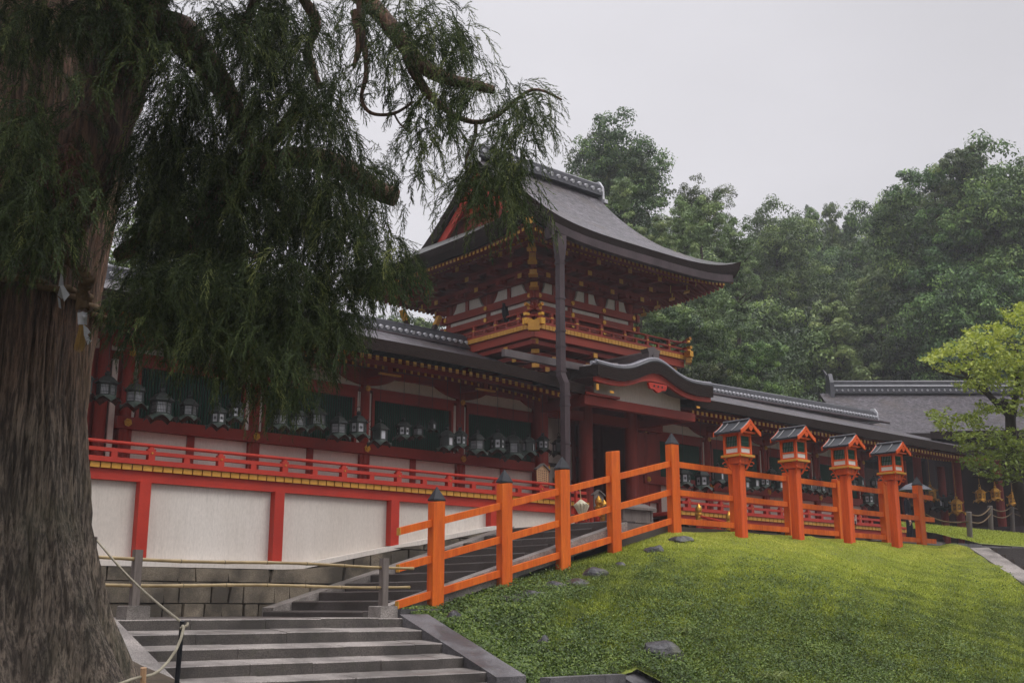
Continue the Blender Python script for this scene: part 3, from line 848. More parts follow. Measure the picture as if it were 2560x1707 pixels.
# eave edge, thick layered bark
def gbot(x, y): return 9.45 + glift(abs(x-GX), abs(y-GY))*.72
per = [(x, GY-HY) for x in xs] + [(GX+HX, y) for y in ys[1:]] + [(x, GY+HY) for x in reversed(xs[:-1])] + [(GX-HX, y) for y in reversed(ys[1:-1])]
P_ = []
for (x, y) in per:
    z = groof(x, y) if abs(y-GY) > HY-.01 or abs(x-GX) > HX-.01 else 9.82
    ix = GX+(x-GX)*(1-.16/HX); iy = GY+(y-GY)*(1-.16/HY)
    i2x = GX+(x-GX)*(1-.30/HX); i2y = GY+(y-GY)*(1-.30/HY)
    P_.append([(x, y, z), (GX+(x-GX)*(1-.05/HX), GY+(y-GY)*(1-.05/HY), (z*.45+gbot(x, y)*.55)), (ix, iy, gbot(x, y)), (i2x, i2y, gbot(x, y)+.02)])
n = len(P_)
for k in range(n):
    a, b = P_[k], P_[(k+1) % n]
    for q in range(3):
        m.add([a[q], b[q], b[q+1], a[q+1]], [(0,1,2,3)])
for fi in range(len(tf)):
    a_ = m.v[m.f[fi][0]]; b_ = m.v[m.f[fi][2]]
    if abs((a_[0]+b_[0])/2-GX) > XG: m.m[fi] = 2
m.build('bark_roof', [THATCH, THATCH_EDGE, THATCH_MOSS], gt, recalc=False)
# soffit
m = MB()
def soff(x, y):
    t = min(HX-abs(x-GX), HY-abs(y-GY)); return gbot(x, y)+.03+.34*max(0, t-.25)
sx = [GX-HX+.25+.2*i for i in range(42) if GX-HX+.25+.2*i <= GX+HX-.2]; sy = [GY-HY+.25+.2*i for i in range(42) if GY-HY+.25+.2*i <= GY+HY-.2]
J2 = len(sy)
m.add([(x, y, min(soff(x, y), groof(x, y)-.1)) for x in sx for y in sy], [(i*J2+j, i*J2+j+1, (i+1)*J2+j+1, (i+1)*J2+j) for i in range(len(sx)-1) for j in range(J2-1)])
m.build('soffit', RED_DARK, gt, recalc=False)
# gables
for s in (-1, 1):
    m = MB(); xw = GX+s*(XG-.42); vs = []
    yy = [GY-2.5+.125*i for i in range(41)]
    for y in yy: vs += [(xw, y, 10.6), (xw, y, max(10.6, groof(GX, y)-.34))]
    m.add(vs, [(2*i, 2*i+2, 2*i+3, 2*i+1) for i in range(40)]); m.add([(v[0]-s*.05, v[1], v[2]) for v in vs], [(2*i, 2*i+1, 2*i+3, 2*i+2) for i in range(40)])
    m.build('gable_wall', RED_DARK, gt, recalc=False)
    m = MB(); xb = GX+s*(XG-.10)
    for sg in (-1, 1):
        pts = []
        for i in range(15):
            y = GY+sg*2.35*i/14; pts.append((y, groof(GX, y)-.44))
        for i in range(14):
            (ya, za), (yb, zb) = pts[i], pts[i+1]
            m.add([(x, y_, z_) for x in (xb, xb-s*.10) for (y_, z_) in ((ya, za), (yb, zb), (yb, zb-.36), (ya, za-.36))], [(0,1,2,3), (7,6,5,4), (0,4,5,1), (2,6,7,3)])
    m.build('bargeboard', RED, gt)
    m = MB(); m.box(xw+s*.02, xw+s*.12, GY-1.35, GY+1.35, 11.55, 11.75); m.box(xw+s*.02, xw+s*.10, GY-.12, GY+.12, 11.75, 12.8); m.build('gable_beam', RED, gt)
tile_ridge('tile_ridge', GX-2.62, GX+2.62, GY, 13.16, 13.16, .52, .62, gt, .30)
for s in (-1, 1): ridge_end(GX+s*2.64, GY, 13.05, 1.0, gt, s)

def side_pts(side, off, n, inset=0.0):
    """n points along one side of the square at distance off from the eave line"""
    half = HX-inset
    for k in range(n):
        u = -half+2*half*(k+.5)/n
        if side == 0: yield (GX+u, GY-HY+off, (0, 1))
        elif side == 1: yield (GX-HX+off, GY+u, (1, 0))
        elif side == 2: yield (GX+u, GY+HY-off, (0, -1))
        else: yield (GX+HX-off, GY+u, (-1, 0))
for nm, off, ln, dz, inset, sz in (('flying_rafters', .30, 1.0, -.07, .45, .075), ('base_rafters', 1.08, 1.6, -.10, 1.2, .08)):
    m = MB(); c_ = MB()
    for side in range(4):
        nn = int((2*(HX-inset))/.165)
        for (x, y, d_) in side_pts(side, off, nn, inset):
            z = gbot(x, y)+dz+.34*max(0, off-.25); l = min(ln, max(.3, HX-.2-abs((x-GX) if side in (0, 2) else (y-GY))))
            if nm == 'flying_rafters' and side in (0, 1):
                q = MB(); q.beam((x, y, z), (x+d_[0]*l, y+d_[1]*l, z+.34*l), sz, sz*1.1); q.mat(1).beam((x-d_[0]*.012, y-d_[1]*.012, z), (x, y, z), sz*1.08, sz*1.2)
                q.build('rafter', [RED_DARK, GOLD], gt); continue
            m.beam((x, y, z), (x+d_[0]*l, y+d_[1]*l, z+.34*l), sz, sz*1.1)
            c_.beam((x-d_[0]*.012, y-d_[1]*.012, z), (x, y, z), sz*1.08, sz*1.2)
    o = m.build(nm, RED_DARK, gt, kind='stuff'); c_.build('rafter_ends', GOLD, o, kind='stuff')
for sx_ in (-1, 1):
    for sy_ in (-1, 1):
        m = MB(); c_ = MB()
        for (o_, zz, sz) in ((.22, 9.74, .19), (1.0, 9.68, .19), (1.55, 9.46, .19)):
            x, y = GX+sx_*(HX-o_), GY+sy_*(HY-o_)
            m.beam((x, y, zz), (x-sx_*.8, y-sy_*.8, zz+.25), sz*.9, sz*1.05); c_.beam((x+sx_*.015, y+sy_*.015, zz), (x, y, zz), sz, sz*1.15)
        o = m.build('hip_rafter', RED_DARK, gt); c_.build('rafter_plate', GOLD, o)
# upper storey body
BX0, BX1, BY0, BY1 = 20.65, 24.80, 22.55, 26.65
m = MB(); m.box(BX0+.12, BX1-.12, BY0+.12, BY1-.12, 6.2, 10.0); m.build('core', RED_DARK, gt)
FC = [BX0+.13+k*(BX1-BX0-.26)/3 for k in range(4)]; SC = [BY0+.13+k*(BY1-BY0-.26)/2 for k in range(3)]
def cols_of(side): return FC if side in (0, 2) else SC
def fp(side, u, o):      # point on a face: u along it, o outwards
    return (u, BY0-o) if side == 0 else (BX0-o, u) if side == 1 else (u, BY1+o) if side == 2 else (BX1+o, u)
def fbox(m, side, u0, u1, o0, o1, z0, z1):
    a = fp(side, u0, o0); b = fp(side, u1, o1); m.box(a[0], b[0], a[1], b[1], z0, z1)
for c in [(x, y) for x in FC for y in (BY0+.12, BY1-.12)] + [(x, SC[1]) for x in (BX0+.12, BX1-.12)]:
    m = MB(); m.tube([(c[0], c[1], 6.6), (c[0], c[1], 9.3)], .13, 12); m.build('upper_column', RED_DARK, gt)
for side in range(4):
    L0, L1 = (BX0, BX1) if side in (0, 2) else (BY0, BY1)
    m = MB(); fbox(m, side, L0-.14, L1+.14, -.05, .07, 8.45, 8.66); fbox(m, side, L0-.14, L1+.14, -.05, .06, 8.10, 8.30); fbox(m, side, L0, L1, -.05, .05, 7.42, 7.52); fbox(m, side, L0-.05, L1+.05, -.05, .05, 7.84, 7.94)
    m.build('tie_beam', RED_GATE, gt)
    m = MB(); fbox(m, side, L0+.26, L1-.26, -.14, -.04, 8.31, 8.44); m.build('plaster_strip', PLASTER, gt)
    cs = cols_of(side)
    for a, b in zip(cs[:-1], cs[1:]):
        m = MB(); c_ = MB(); e = MB()
        mid = (a+b)/2; wdt = (b-a)
        # plaster either side of the central strut, cut by curved brackets
        for sg in (-1, 1):
            pl = []
            for i in range(9):
                t = i/8; pl.append((mid+sg*(.07+(wdt/2-.20)*(1-.42*(t**.45 if t > 0 else 0))), 8.665+.34*t))
            pl = [(mid+sg*.07, 8.665)] + pl + [(mid+sg*.07, 9.005)]
            d0 = fp(side, 0, -.10); d1 = fp(side, 0, -.03)
            m = MB()
            if side in (0, 2): m.prism(pl, 'y', d0[1], d1[1])
            else: m.prism(pl, 'x', d0[0], d1[0])
            m.build('plaster_panel', PLASTER, gt)
        fbox(c_, side, a+.2, b-.2, -.14, -.05, 7.53, 7.83)
        fbox(e, side, mid-.06, mid+.06, -.1, .02, 8.66, 9.02)
        c_.build('green_window', GREEN, gt); e.build('strut', RED_GATE, gt)
    for c in cs:
        for zz in (8.555, 8.20, 7.89):
            m = MB(); a = fp(side, c, .07); b = fp(side, c, .10)
            m.tube([(a[0], a[1], zz), (b[0], b[1], zz)], .065, 12); m.build('stud_cover', GILT, gt)
    # stepped brackets
    m = MB(); c_ = MB()
    for t, (o_, zz) in enumerate(((.30, 9.10), (.66, 9.34), (1.02, 9.58))):
        fbox(m, side, L0-o_, L1+o_, o_-.07, o_+.05, zz+.04, zz+.15)
        for c in cs+[(a+b)/2 for a, b in zip(cs[:-1], cs[1:])]:
            main = c in cs
            fbox(m, side, c-.07, c+.07, -.05, o_+.13, zz-.10, zz+.03)
            fbox(m, side, c-.36 if main else c-.2, c+.36 if main else c+.2, o_-.06, o_+.03, zz-.04, zz+.035)
            if main:
                fbox(c_, side, c-.075, c+.075, o_+.13, o_+.15, zz-.10, zz+.03)
    o = m.build('bracket_tier', RED_DARK, gt); build_each(c_, 'bracket_end', GOLD, o)
    m = MB(); fbox(m, side, L0-.1, L1+.1, -.05, .12, 9.0, 10.25); m.build('bracket_wall', RED_DARK, gt)
for sx_, X_ in ((-1, BX0), (1, BX1)):
    for sy_, Y_ in ((-1, BY0), (1, BY1)):
        m = MB(); c_ = MB()
        for o_, zz in ((.18, 8.80), (.48, 9.04), (.80, 9.28), (1.12, 9.50)):
            m.beam((X_-sx_*.1, Y_-sy_*.1, zz), (X_+sx_*o_, Y_+sy_*o_, zz), .14, .13); c_.beam((X_+sx_*o_, Y_+sy_*o_, zz), (X_+sx_*(o_+.03), Y_+sy_*(o_+.03), zz), .20, .11)
            c_.beam((X_+sx_*(o_-.05), Y_+sy_*(o_-.05), zz-.13), (X_+sx_*(o_+.07), Y_+sy_*(o_+.07), zz-.09), .26, .035)
        o = m.build('corner_bracket', RED_DARK, gt); build_each(c_, 'bracket_end', GOLD, o)
# balcony
AX0, AX1, AY0, AY1 = 19.67, 25.90, 21.5, 27.65
m = MB(); m.box(AX0+.03, AX1-.03, AY0+.03, AY1-.03, 7.27, 7.385); m.build('balcony_floor', RED_GATE, gt)
m = MB()
nj = int((AX1-AX0)/.135)
for k in range(nj):
    a = AX0+(k+.06)*(AX1-AX0)/nj; b = AX0+(k+.94)*(AX1-AX0)/nj
    m.box(a, b, AY0-.012, AY0+.02, 7.275, 7.395); m.box(a, b, AY1-.02, AY1+.012, 7.275, 7.395)
nj = int((AY1-AY0)/.135)
for k in range(nj):
    a = AY0+(k+.06)*(AY1-AY0)/nj; b = AY0+(k+.94)*(AY1-AY0)/nj
    m.box(AX0-.012, AX0+.02, a, b, 7.275, 7.395); m.box(AX1-.02, AX1+.012, a, b, 7.275, 7.395)
m.build('balcony_joist_ends', GOLD, gt)
m = MB()
for (a, b, c, d_) in ((AX0+.05, AX1-.05, AY0+.05, AY0+.22), (AX0+.05, AX1-.05, AY1-.22, AY1-.05), (AX0+.05, AX0+.22, AY0+.22, AY1-.22), (AX1-.22, AX1-.05, AY0+.22, AY1-.22)):
    m.box(a, b, c, d_, 7.04, 7.268)
m.build('balcony_beam', RED_GATE, gt)
m = MB(); c_ = MB(); rp = MB()
z0 = 7.39
for (a, b) in (((AX0-.25, AY0+.08), (AX1+.25, AY0+.08)), ((AX0+.08, AY0-.25), (AX0+.08, AY1+.25)), ((AX1-.08, AY0-.25), (AX1-.08, AY1+.25)), ((AX0-.25, AY1-.08), (AX1+.25, AY1-.08))):
    A_, B_ = Vector((a[0], a[1], 0)), Vector((b[0], b[1], 0)); d_ = (B_-A_).normalized(); Ln = (B_-A_).length
    pts = []
    for i in range(21):
        t = i/20*Ln; e = max(0, 1-min(t, Ln-t)/.75); pts.append(A_+d_*t+Vector((0, 0, z0+.40+.10*e*e)))
    m.tube(pts, .030, 8)
    m.beam(A_+Vector((0, 0, z0+.22)), B_+Vector((0, 0, z0+.22)), .06, .05)
    m.beam(A_+Vector((0, 0, z0+.05)), B_+Vector((0, 0, z0+.05)), .09, .08)
    for E_, sg in ((A_, 1), (B_, -1)):
        e_ = E_
        c_.tube([e_+Vector((0, 0, z0+.495)), e_+d_*sg*.14+Vector((0, 0, z0+.47))], .05, 8)
        c_.beam(e_-d_*sg*.02+Vector((0, 0, z0+.22)), e_+d_*sg*.12+Vector((0, 0, z0+.22)), .09, .08)
        c_.beam(e_-d_*sg*.03+Vector((0, 0, z0+.02)), e_+d_*sg*.20+Vector((0, 0, z0+.02)), .15, .17)
    nn = int(round(Ln/1.0))
    for k in range(1, nn):
        q = A_+d_*(Ln*k/nn); rp.beam(q+Vector((0, 0, z0+.08)), q+Vector((0, 0, z0+.39)), .085, .085)
        c_.beam(q+Vector((0, 0, z0+.235)), q+Vector((0, 0, z0+.265)), .10, .10)
        q2 = A_+d_*(Ln*(k-.5)/nn); rp.beam(q2+Vector((0, 0, z0+.08)), q2+Vector((0, 0, z0+.21)), .07, .07)
ra = m.build('balcony_rail', RED_GATE, gt); c_.build('rail_fittings', GILT, ra, kind='stuff')
for k in range(len(rp.v)//8):
    m = MB(); m.add(rp.v[8*k:8*k+8], rp.f[:6]); m.build('rail_post', RED_GATE, ra)
m = MB()
for sx_, X_ in ((-1, AX0), (1, AX1)):
    for sy_, Y_ in ((-1, AY0), (1, AY1)):
        m.beam((X_-sx_*.02, Y_-sy_*.02, 7.30), (X_+sx_*.10, Y_+sy_*.10, 7.30), .30, .28)
        m.beam((X_-sx_*.32, Y_-sy_*.32, 6.98), (X_-sx_*.22, Y_-sy_*.22, 6.98), .20, .16)
        m.beam((X_-sx_*.50, Y_-sy_*.50, 6.76), (X_-sx_*.42, Y_-sy_*.42, 6.76), .22, .10)
        m.beam((X_-sx_*.62, Y_-sy_*.62, 6.40), (X_-sx_*.54, Y_-sy_*.54, 6.40), .20, .11)
        m.beam((X_-sx_*.74, Y_-sy_*.74, 6.12), (X_-sx_*.66, Y_-sy_*.66, 6.12), .24, .07)
build_each(m, 'corner_plate', GOLD, gt)
m = MB(); c_ = MB()
for t, (o_, zz) in enumerate(((.85, 6.93), (.55, 6.70), (.28, 6.46))):
    m.box(BX0-o_, BX1+o_, BY0-o_, BY1+o_, zz-.05, zz+.07)
for side in (0, 1, 3):
    for c in cols_of(side):
        for (o_, zz) in ((.95, 6.86), (.64, 6.62), (.36, 6.38)):
            fbox(m, side, c-.07, c+.07, -.1, o_, zz-.06, zz+.06); fbox(c_, side, c-.075, c+.075, o_, o_+.02, zz-.065, zz+.065)
m.box(BX0-.05, BX1+.05, BY0-.05, BY1+.05, 5.6, 6.9)
o = m.build('lower_bracket_tier', RED_DARK, gt); build_each(c_, 'bracket_end', GOLD, o)
# lower storey
GC = [20.45, 22.15, 24.0, 25.2]
for y in (22.1, 24.6, 26.9):
    for x in GC[:3] if y == 22.1 else GC:
        m = MB(); m.tube([(x, y, 1.8), (x, y, 5.9)], .20 if y == 22.1 else .16, 16); m.build('column', RED_DARK, gt)
        m = MB(); m.lathe([(.33, -.02), (.33, .05), (.26, .11), (.2, .12)], (x, y, 1.78), 16); m.build('column_base', GRANITE, gt)
m = MB(); m.box(20.3, 25.3, 22.0, 22.2, 5.05, 5.32); m.box(20.3, 25.3, 22.02, 22.18, 5.55, 5.8); m.box(20.3, 25.3, 24.5, 24.7, 4.5, 4.8); m.box(20.3, 25.3, 26.8, 27.0, 4.6, 4.9); m.build('tie_beam', RED_DARK, gt)
m = MB(); m.box(22.3, 23.85, 24.48, 24.56, 4.8, 5.6); m.box(22.3, 23.85, 24.40, 24.47, 3.75, 4.75); m.build('plaster_panel', PLASTER, gt)
for xw_ in (20.3, 25.25):
    m = MB(); m.box(xw_, xw_+.12, 22.2, 27, 1.8, 5.8); m.build('side_wall', RED_DARK, gt)
m = MB(); m.box(20.5, 22.0, 23.3, 23.38, 2.9, 5.0); m.build('guardian_bay_panel', PLASTER, gt)
m = MB(); m.box(20.45, 22.1, 23.1, 23.2, 1.8, 2.9); m.box(21.0, 21.08, 23.2, 23.29, 2.9, 5.0); m.box(21.55, 21.63, 23.2, 23.29, 2.9, 5.0); m.box(20.45, 22.1, 23.19, 23.29, 3.9, 3.99); m.build('guardian_bay_frame', INSIDE, gt)
m = MB(); m.box(20.3, 25.4, 27.2, 27.3, 1.8, 6.2); m.build('rear_screen', INSIDE, gt)
m = MB(); m.box(24.2, 25.3, 22.2, 22.3, 3.0, 5.0); m.build('side_panel', RED_DARK, gt)
# porch with cusped roof
def kz(dx): return 5.97+.43*math.exp(-(dx/.86)**2) + .06*(abs(dx)/2.3)**3
N_ = 48; W2 = 2.30; KX = 22.45
prf = [(KX-W2+2*W2*i/N_) for i in range(N_+1)]
m = MB(); vs = []
for y in (19.62, 22.1):
    for x in prf: vs.append((x, y, kz(x-KX)+(.0 if y < 20 else .12)))
nn = N_+1
m.add(vs, [(i, i+1, nn+i+1, nn+i) for i in range(N_)])
m.add([(x, y, z-.30) for (x, y, z) in vs], [(i, nn+i, nn+i+1, i+1) for i in range(N_)])
m.cur = 1
m.add([(x, 19.62, kz(x-KX)) for x in prf]+[(x, 19.62, kz(x-KX)-.30) for x in prf], [(i, nn+i, nn+i+1, i+1) for i in range(N_)])
for x in (prf[0], prf[-1]):
    z = kz(x-KX); m.add([(x, 19.62, z), (x, 22.1, z+.12), (x, 22.1, z-.18), (x, 19.62, z-.30)], [(0,1,2,3)])
m.build('porch_roof', [COPPER_ROOF, THATCH_EDGE], gt, recalc=False)
m = MB()
m.tube([(x, 19.66, kz(x-KX)+.035) for x in prf], .05, 8)
for i in range(4, 26, 1):
    x = KX-1.55+i*.055*2.2
    if x > KX+1.9: break
    m.tube([(x, 19.66, kz(x-KX)+.045), (x, 22.05, kz(x-KX)+.165)], .03, 6)
m.build('porch_roof_rolls', TILE, gt)
m = MB(); m.tube([(x, 19.70, kz(x-KX)+.10) for x in prf], .05, 8); m.tube([(x, 19.86, kz(x-KX)+.08) for x in prf], .06, 8); m.build('porch_sheen_rolls', painted('sheen_coloured_tile', srgb(150,148,156), srgb(122,120,128), 6, .2, (1,1,1), .1, 20, .7), gt)  # added pale rolls; the light reflected along the edge is put in their colour
m = MB()
for i in range(N_):
    xa, xb = prf[i], prf[i+1]
    def zl(x): return kz(x-KX)-.30
    def th_(x): d_ = abs(x-KX); return .12+.10*math.exp(-(d_/.42)**2)
    m.add([(x, y, z) for y in (19.72, 19.80) for (x, z) in ((xa, zl(xa)+.02), (xb, zl(xb)+.02), (xb, zl(xb)-th_(xb)), (xa, zl(xa)-th_(xa)))], [(0,1,2,3), (7,6,5,4), (0,4,5,1), (2,6,7,3)])
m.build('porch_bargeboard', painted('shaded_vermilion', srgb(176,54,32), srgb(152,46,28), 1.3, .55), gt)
m = MB(); pn = [(KX+.36*math.sin(a)*(1 if abs(a) < 2.2 else .8), 5.82-.24*math.cos(a*.9)*(.9+.12*math.cos(6*a))) for a in np.linspace(-1.75, 1.75, 25)]
m.prism(pn, 'y', 19.64, 19.71); o = m.build('gable_pendant', RED, gt)
m = MB()
for a in (-.16, 0, .16): m.tube([(KX+a, 19.636, 5.74), (KX+a, 19.63, 5.74)], .032, 8)
m.build('pendant_holes', BLACK, o)
m = MB(); m.add([(x, 20.35, kz(x-KX)-.28) for x in prf]+[(x, 20.35, 5.34) for x in prf], [(i, nn+i, nn+i+1, i+1) for i in range(6, N_-6)]); m.build('porch_tympanum', PLASTER, gt, recalc=False)
m = MB(); m.box(KX-2.2, KX+2.2, 20.22, 20.42, 5.10, 5.335); m.box(KX-2.25, KX-1.0, 20.1, 20.3, 5.34, 5.40)
for x in (KX-2.05, KX+1.95): m.beam((x, 20.3, 5.2), (x, 22.1, 5.2), .18, .22)
m.build('porch_beam', RED_DARK, gt)
m = MB()
for x in (KX-1.72, KX+1.72): m.box(x-.07, x+.07, 19.70, 19.715, 5.36, 5.42)
m.box(KX-2.28, KX-2.2, 19.7, 19.73, 5.38, 5.54)
m.build('porch_gold_plates', GOLD, gt)
m = MB(); m.box(KX-.11, KX+.11, 20.0, 22.3, 6.48, 6.66); m.tube([(KX, 20.0, 6.68), (KX, 22.3, 6.72)], .09, 8); m.build('porch_ridge', COPPER_ROOF, gt)
m = MB(); m.prism([(KX-.24, 6.38), (KX+.24, 6.38), (KX+.20, 6.66), (KX+.27, 6.77), (KX+.11, 6.80), (KX, 6.86), (KX-.11, 6.80), (KX-.27, 6.77), (KX-.20, 6.66)], 'y', 19.75, 20.0); m.lathe([(.03,0),(.1,0),(.1,.04)], (KX, 19.72, 6.72), 10) if False else None
m.tube([(KX, 19.75, 6.57), (KX, 19.70, 6.57)], .09, 10)
m.build('ridge_ornament', COPPER_ROOF, gt)
m = MB(); m.tube([(18.6, 20.5, 6.15), (20.2, 20.6, 6.12), (22.0, 20.7, 6.45)], .05, 8); m.box(17.6, 20.3, 20.3, 20.42, 5.98, 6.16) ; m.build('porch_flashing', COPPER_ROOF, gt)
# gutter and downpipe
m = MB(); gp = []
for i in range(25):
    x = 18.95+(26.45-18.95)*i/24; gp.append((x, 20.13, gbot(x, 20.2)-.03))
for a, b in zip(gp[:-1], gp[1:]): m.beam(a, b, .18, .22)
o = m.build('gutter', GREY_METAL, gt)
m = MB(); m.box(18.93, 19.02, 19.98, 20.28, 9.24, 9.52); m.build('gutter_end', GREY_METAL, o)
pb = atY(1402, 650, 19.85); x = pb.x
m = MB(); m.prism([(x-.15, 9.30), (x+.15, 9.30), (x+.15, 9.02), (x+.09, 8.62), (x-.09, 8.62), (x-.15, 9.02)], 'y', 19.79, 19.98)
m.box(x-.085, x+.085, 19.80, 19.97, 5.60, 8.62); m.beam((x, 19.885, 5.66), (x+.045, 19.80, 5.40), .17, .17, (0, 1, 0)); m.box(x-.04, x+.13, 19.715, 19.885, 1.75, 5.44)
dp = m.build('downpipe', GREY_METAL, gt)
m = MB()
for zz in (8.52, 7.6, 6.75, 6.35, 5.72): m.box(x-.10, x+.10, 19.785, 19.985, zz, zz+.05)
for zz in (5.1, 4.85, 3.9, 2.9): m.box(x-.055, x+.145, 19.70, 19.90, zz, zz+.05)
build_each(m, 'pipe_band', GREY_METAL, dp)

# ------------------------------------------------------------------ hall behind, at the right
hl = thing('shrine_hall', 'large hall with broad dark bark roof and white-tipped ridge, behind the maple', 'hall', (52, 30, 1.75))
ra_, rb_ = atD(2078, 985, 58), atD(2700, 972, 58); zr_ = (ra_.z+rb_.z)/2-.1
hd = Vector((rb_.x-ra_.x, rb_.y-ra_.y, 0)).normalized(); hn = Vector((-FW.x, -FW.y, 0)).normalized()
hn = (hn-hd*hn.dot(hd)).normalized(); Lh = 15.5; O = Vector((ra_.x, ra_.y, 0))
ez = atD(2290, 1089, 52.5).z
m = MB(); prof = []
for i in range(11):
    t = i/10; prof.append((5.8*t, zr_-(zr_-ez)*(t*1.28-.28*t*t)))
full = [(-s, z) for s, z in reversed(prof[1:])]+prof
def hp(a, s, z): q = O+hd*a+hn*s; return (q.x, q.y, z)
nn = len(full)
vs = [hp(a, s, z) for a in (-.6, Lh) for s, z in full]
m.add(vs, [(i, i+1, nn+i+1, nn+i) for i in range(nn-1)]); m.add([(v[0], v[1], v[2]-.35) for v in vs], [(i, nn+i, nn+i+1, i+1) for i in range(nn-1)])
m.cur = 1
b = 0
for e in ((0, 1), (nn, nn+1)): pass
for i in range(nn-1):
    for o_ in (0, nn): m.f.append((o_+i, o_+i+1, 2*nn+o_+i+1, 2*nn+o_+i)); m.m.append(1)
for i in (0, nn-1): m.f.append((i, nn+i, 3*nn+i, 2*nn+i)); m.m.append(1)
m.build('bark_roof', [THATCH, THATCH_EDGE], hl)
m = MB(); c_ = MB()
for (w_, z0, z1) in ((.7, 0, .22), (.54, .23, .33), (.58, .34, .46), (.46, .47, .57)): m.beam(hp(0, 0, zr_-.05+(z0+z1)/2), hp(Lh, 0, zr_-.05+(z0+z1)/2), w_, z1-z0)
m.tube([hp(-.05, 0, zr_+.58), hp(Lh, 0, zr_+.58)], .11, 8)
for k in range(52):
    q = .2+k*.29
    c_.tube([hp(q, .26, zr_+.14), hp(q, .40, zr_+.09)], .05, 8)
o = m.build('tile_ridge', TILE, hl)
for k in range(52):
    m = MB(); m.add(c_.v[16*k:16*k+16], c_.f[:10]); m.build('tile_end', TILE_END, o)
m = MB(); m.beam(hp(0, .30, zr_+.35), hp(Lh, .30, zr_+.35), .05, .08); m.build('white_ridge_line', TILE_END, o)
m = MB(); q = [hp(-.15, s, z) for s, z in ((-.5, zr_-.4), (.5, zr_-.4), (.45, zr_+.5), (.2, zr_+1.0), (-.2, zr_+1.0), (-.45, zr_+.5))]
m.add(q+[hp(0, 0, 0) if False else tuple(np.array(v)+np.array(hd)*.2) for v in q], [(0,1,2,3,4,5), (11,10,9,8,7,6)]+[(i, (i+1) % 6, 6+(i+1) % 6, 6+i) for i in range(6)])
m.tube([hp(-.1, 0, zr_+.8), hp(-.35, 0, zr_+1.25)], [.1, .03], 6); m.build('ridge_end_tile', TILE, hl)
m = MB()
for a in np.arange(0, Lh, 2.6):
    m = MB(); m.tube([hp(a, 4.2, 1.75), hp(a, 4.2, ez+.2)], .16, 12); m.build('column', RED_DARK, hl)
m = MB(); m.beam(hp(-.3, 1.8, 4.2), hp(Lh, 1.8, 4.2), .2, 5.5); m.build('inner_wall', INSIDE, hl)
m = MB(); m.beam(hp(-.3, 4.2, ez-.05), hp(Lh, 4.2, ez-.05), .24, .3); m.beam(hp(-.3, 5.2, ez-.25), hp(Lh, 5.2, ez-.25), .1, .12); m.build('eave_beam', INSIDE, hl)
m = MB(); m.beam(hp(-.3, 3.9, 2.35), hp(Lh, 3.9, 2.35), .12, .9); m.build('low_panel', GREY_METAL, hl)
# dark aisle between corridor and hall
ai = thing('dark_aisle', 'shadowy open pillared aisle hung with gold lanterns behind the rope fence', 'aisle', (47, 24, 1.75))
m = MB(); a0 = atD(2330, 1300, 50); a1 = atD(2800, 1300, 47)
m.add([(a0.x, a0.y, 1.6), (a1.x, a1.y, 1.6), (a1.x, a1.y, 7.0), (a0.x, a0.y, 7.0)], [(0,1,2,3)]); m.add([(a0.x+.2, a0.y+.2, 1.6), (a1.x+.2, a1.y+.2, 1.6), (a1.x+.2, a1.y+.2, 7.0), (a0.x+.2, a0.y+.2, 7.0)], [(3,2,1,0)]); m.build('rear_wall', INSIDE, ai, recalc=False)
for u in (2300, 2398, 2500, 2600):
    q = atD(u, 1250, 45.5); m = MB(); m.tube([(q.x, q.y, 1.7), (q.x, q.y, 6.2)], .17, 12); m.build('column', RED_DARK, ai)
q0, q1 = atD(2330, 1150, 45.3), atD(2720, 1150, 44.5)
m = MB(); m.beam((q0.x, q0.y, 6.1), (q1.x, q1.y, 6.1), .3, .35); m.build('head_beam', RED_DARK, ai)
r0, r1, r2, r3 = atD(2330, 1130, 43.5), atD(2720, 1130, 42.8), atD(2720, 1130, 52), atD(2330, 1130, 52)
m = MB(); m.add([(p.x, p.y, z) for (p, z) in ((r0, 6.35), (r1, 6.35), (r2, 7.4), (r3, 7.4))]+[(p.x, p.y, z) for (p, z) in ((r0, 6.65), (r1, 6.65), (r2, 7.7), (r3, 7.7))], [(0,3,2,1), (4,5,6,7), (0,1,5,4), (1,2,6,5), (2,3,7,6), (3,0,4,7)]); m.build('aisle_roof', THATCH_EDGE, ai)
m = MB(); p0, p1 = atD(2405, 1275, 45), atD(2600, 1275, 44); m.beam((p0.x, p0.y, 2.6), (p1.x, p1.y, 2.6), .1, 1.0); m.build('low_panel', GREY_METAL, ai)
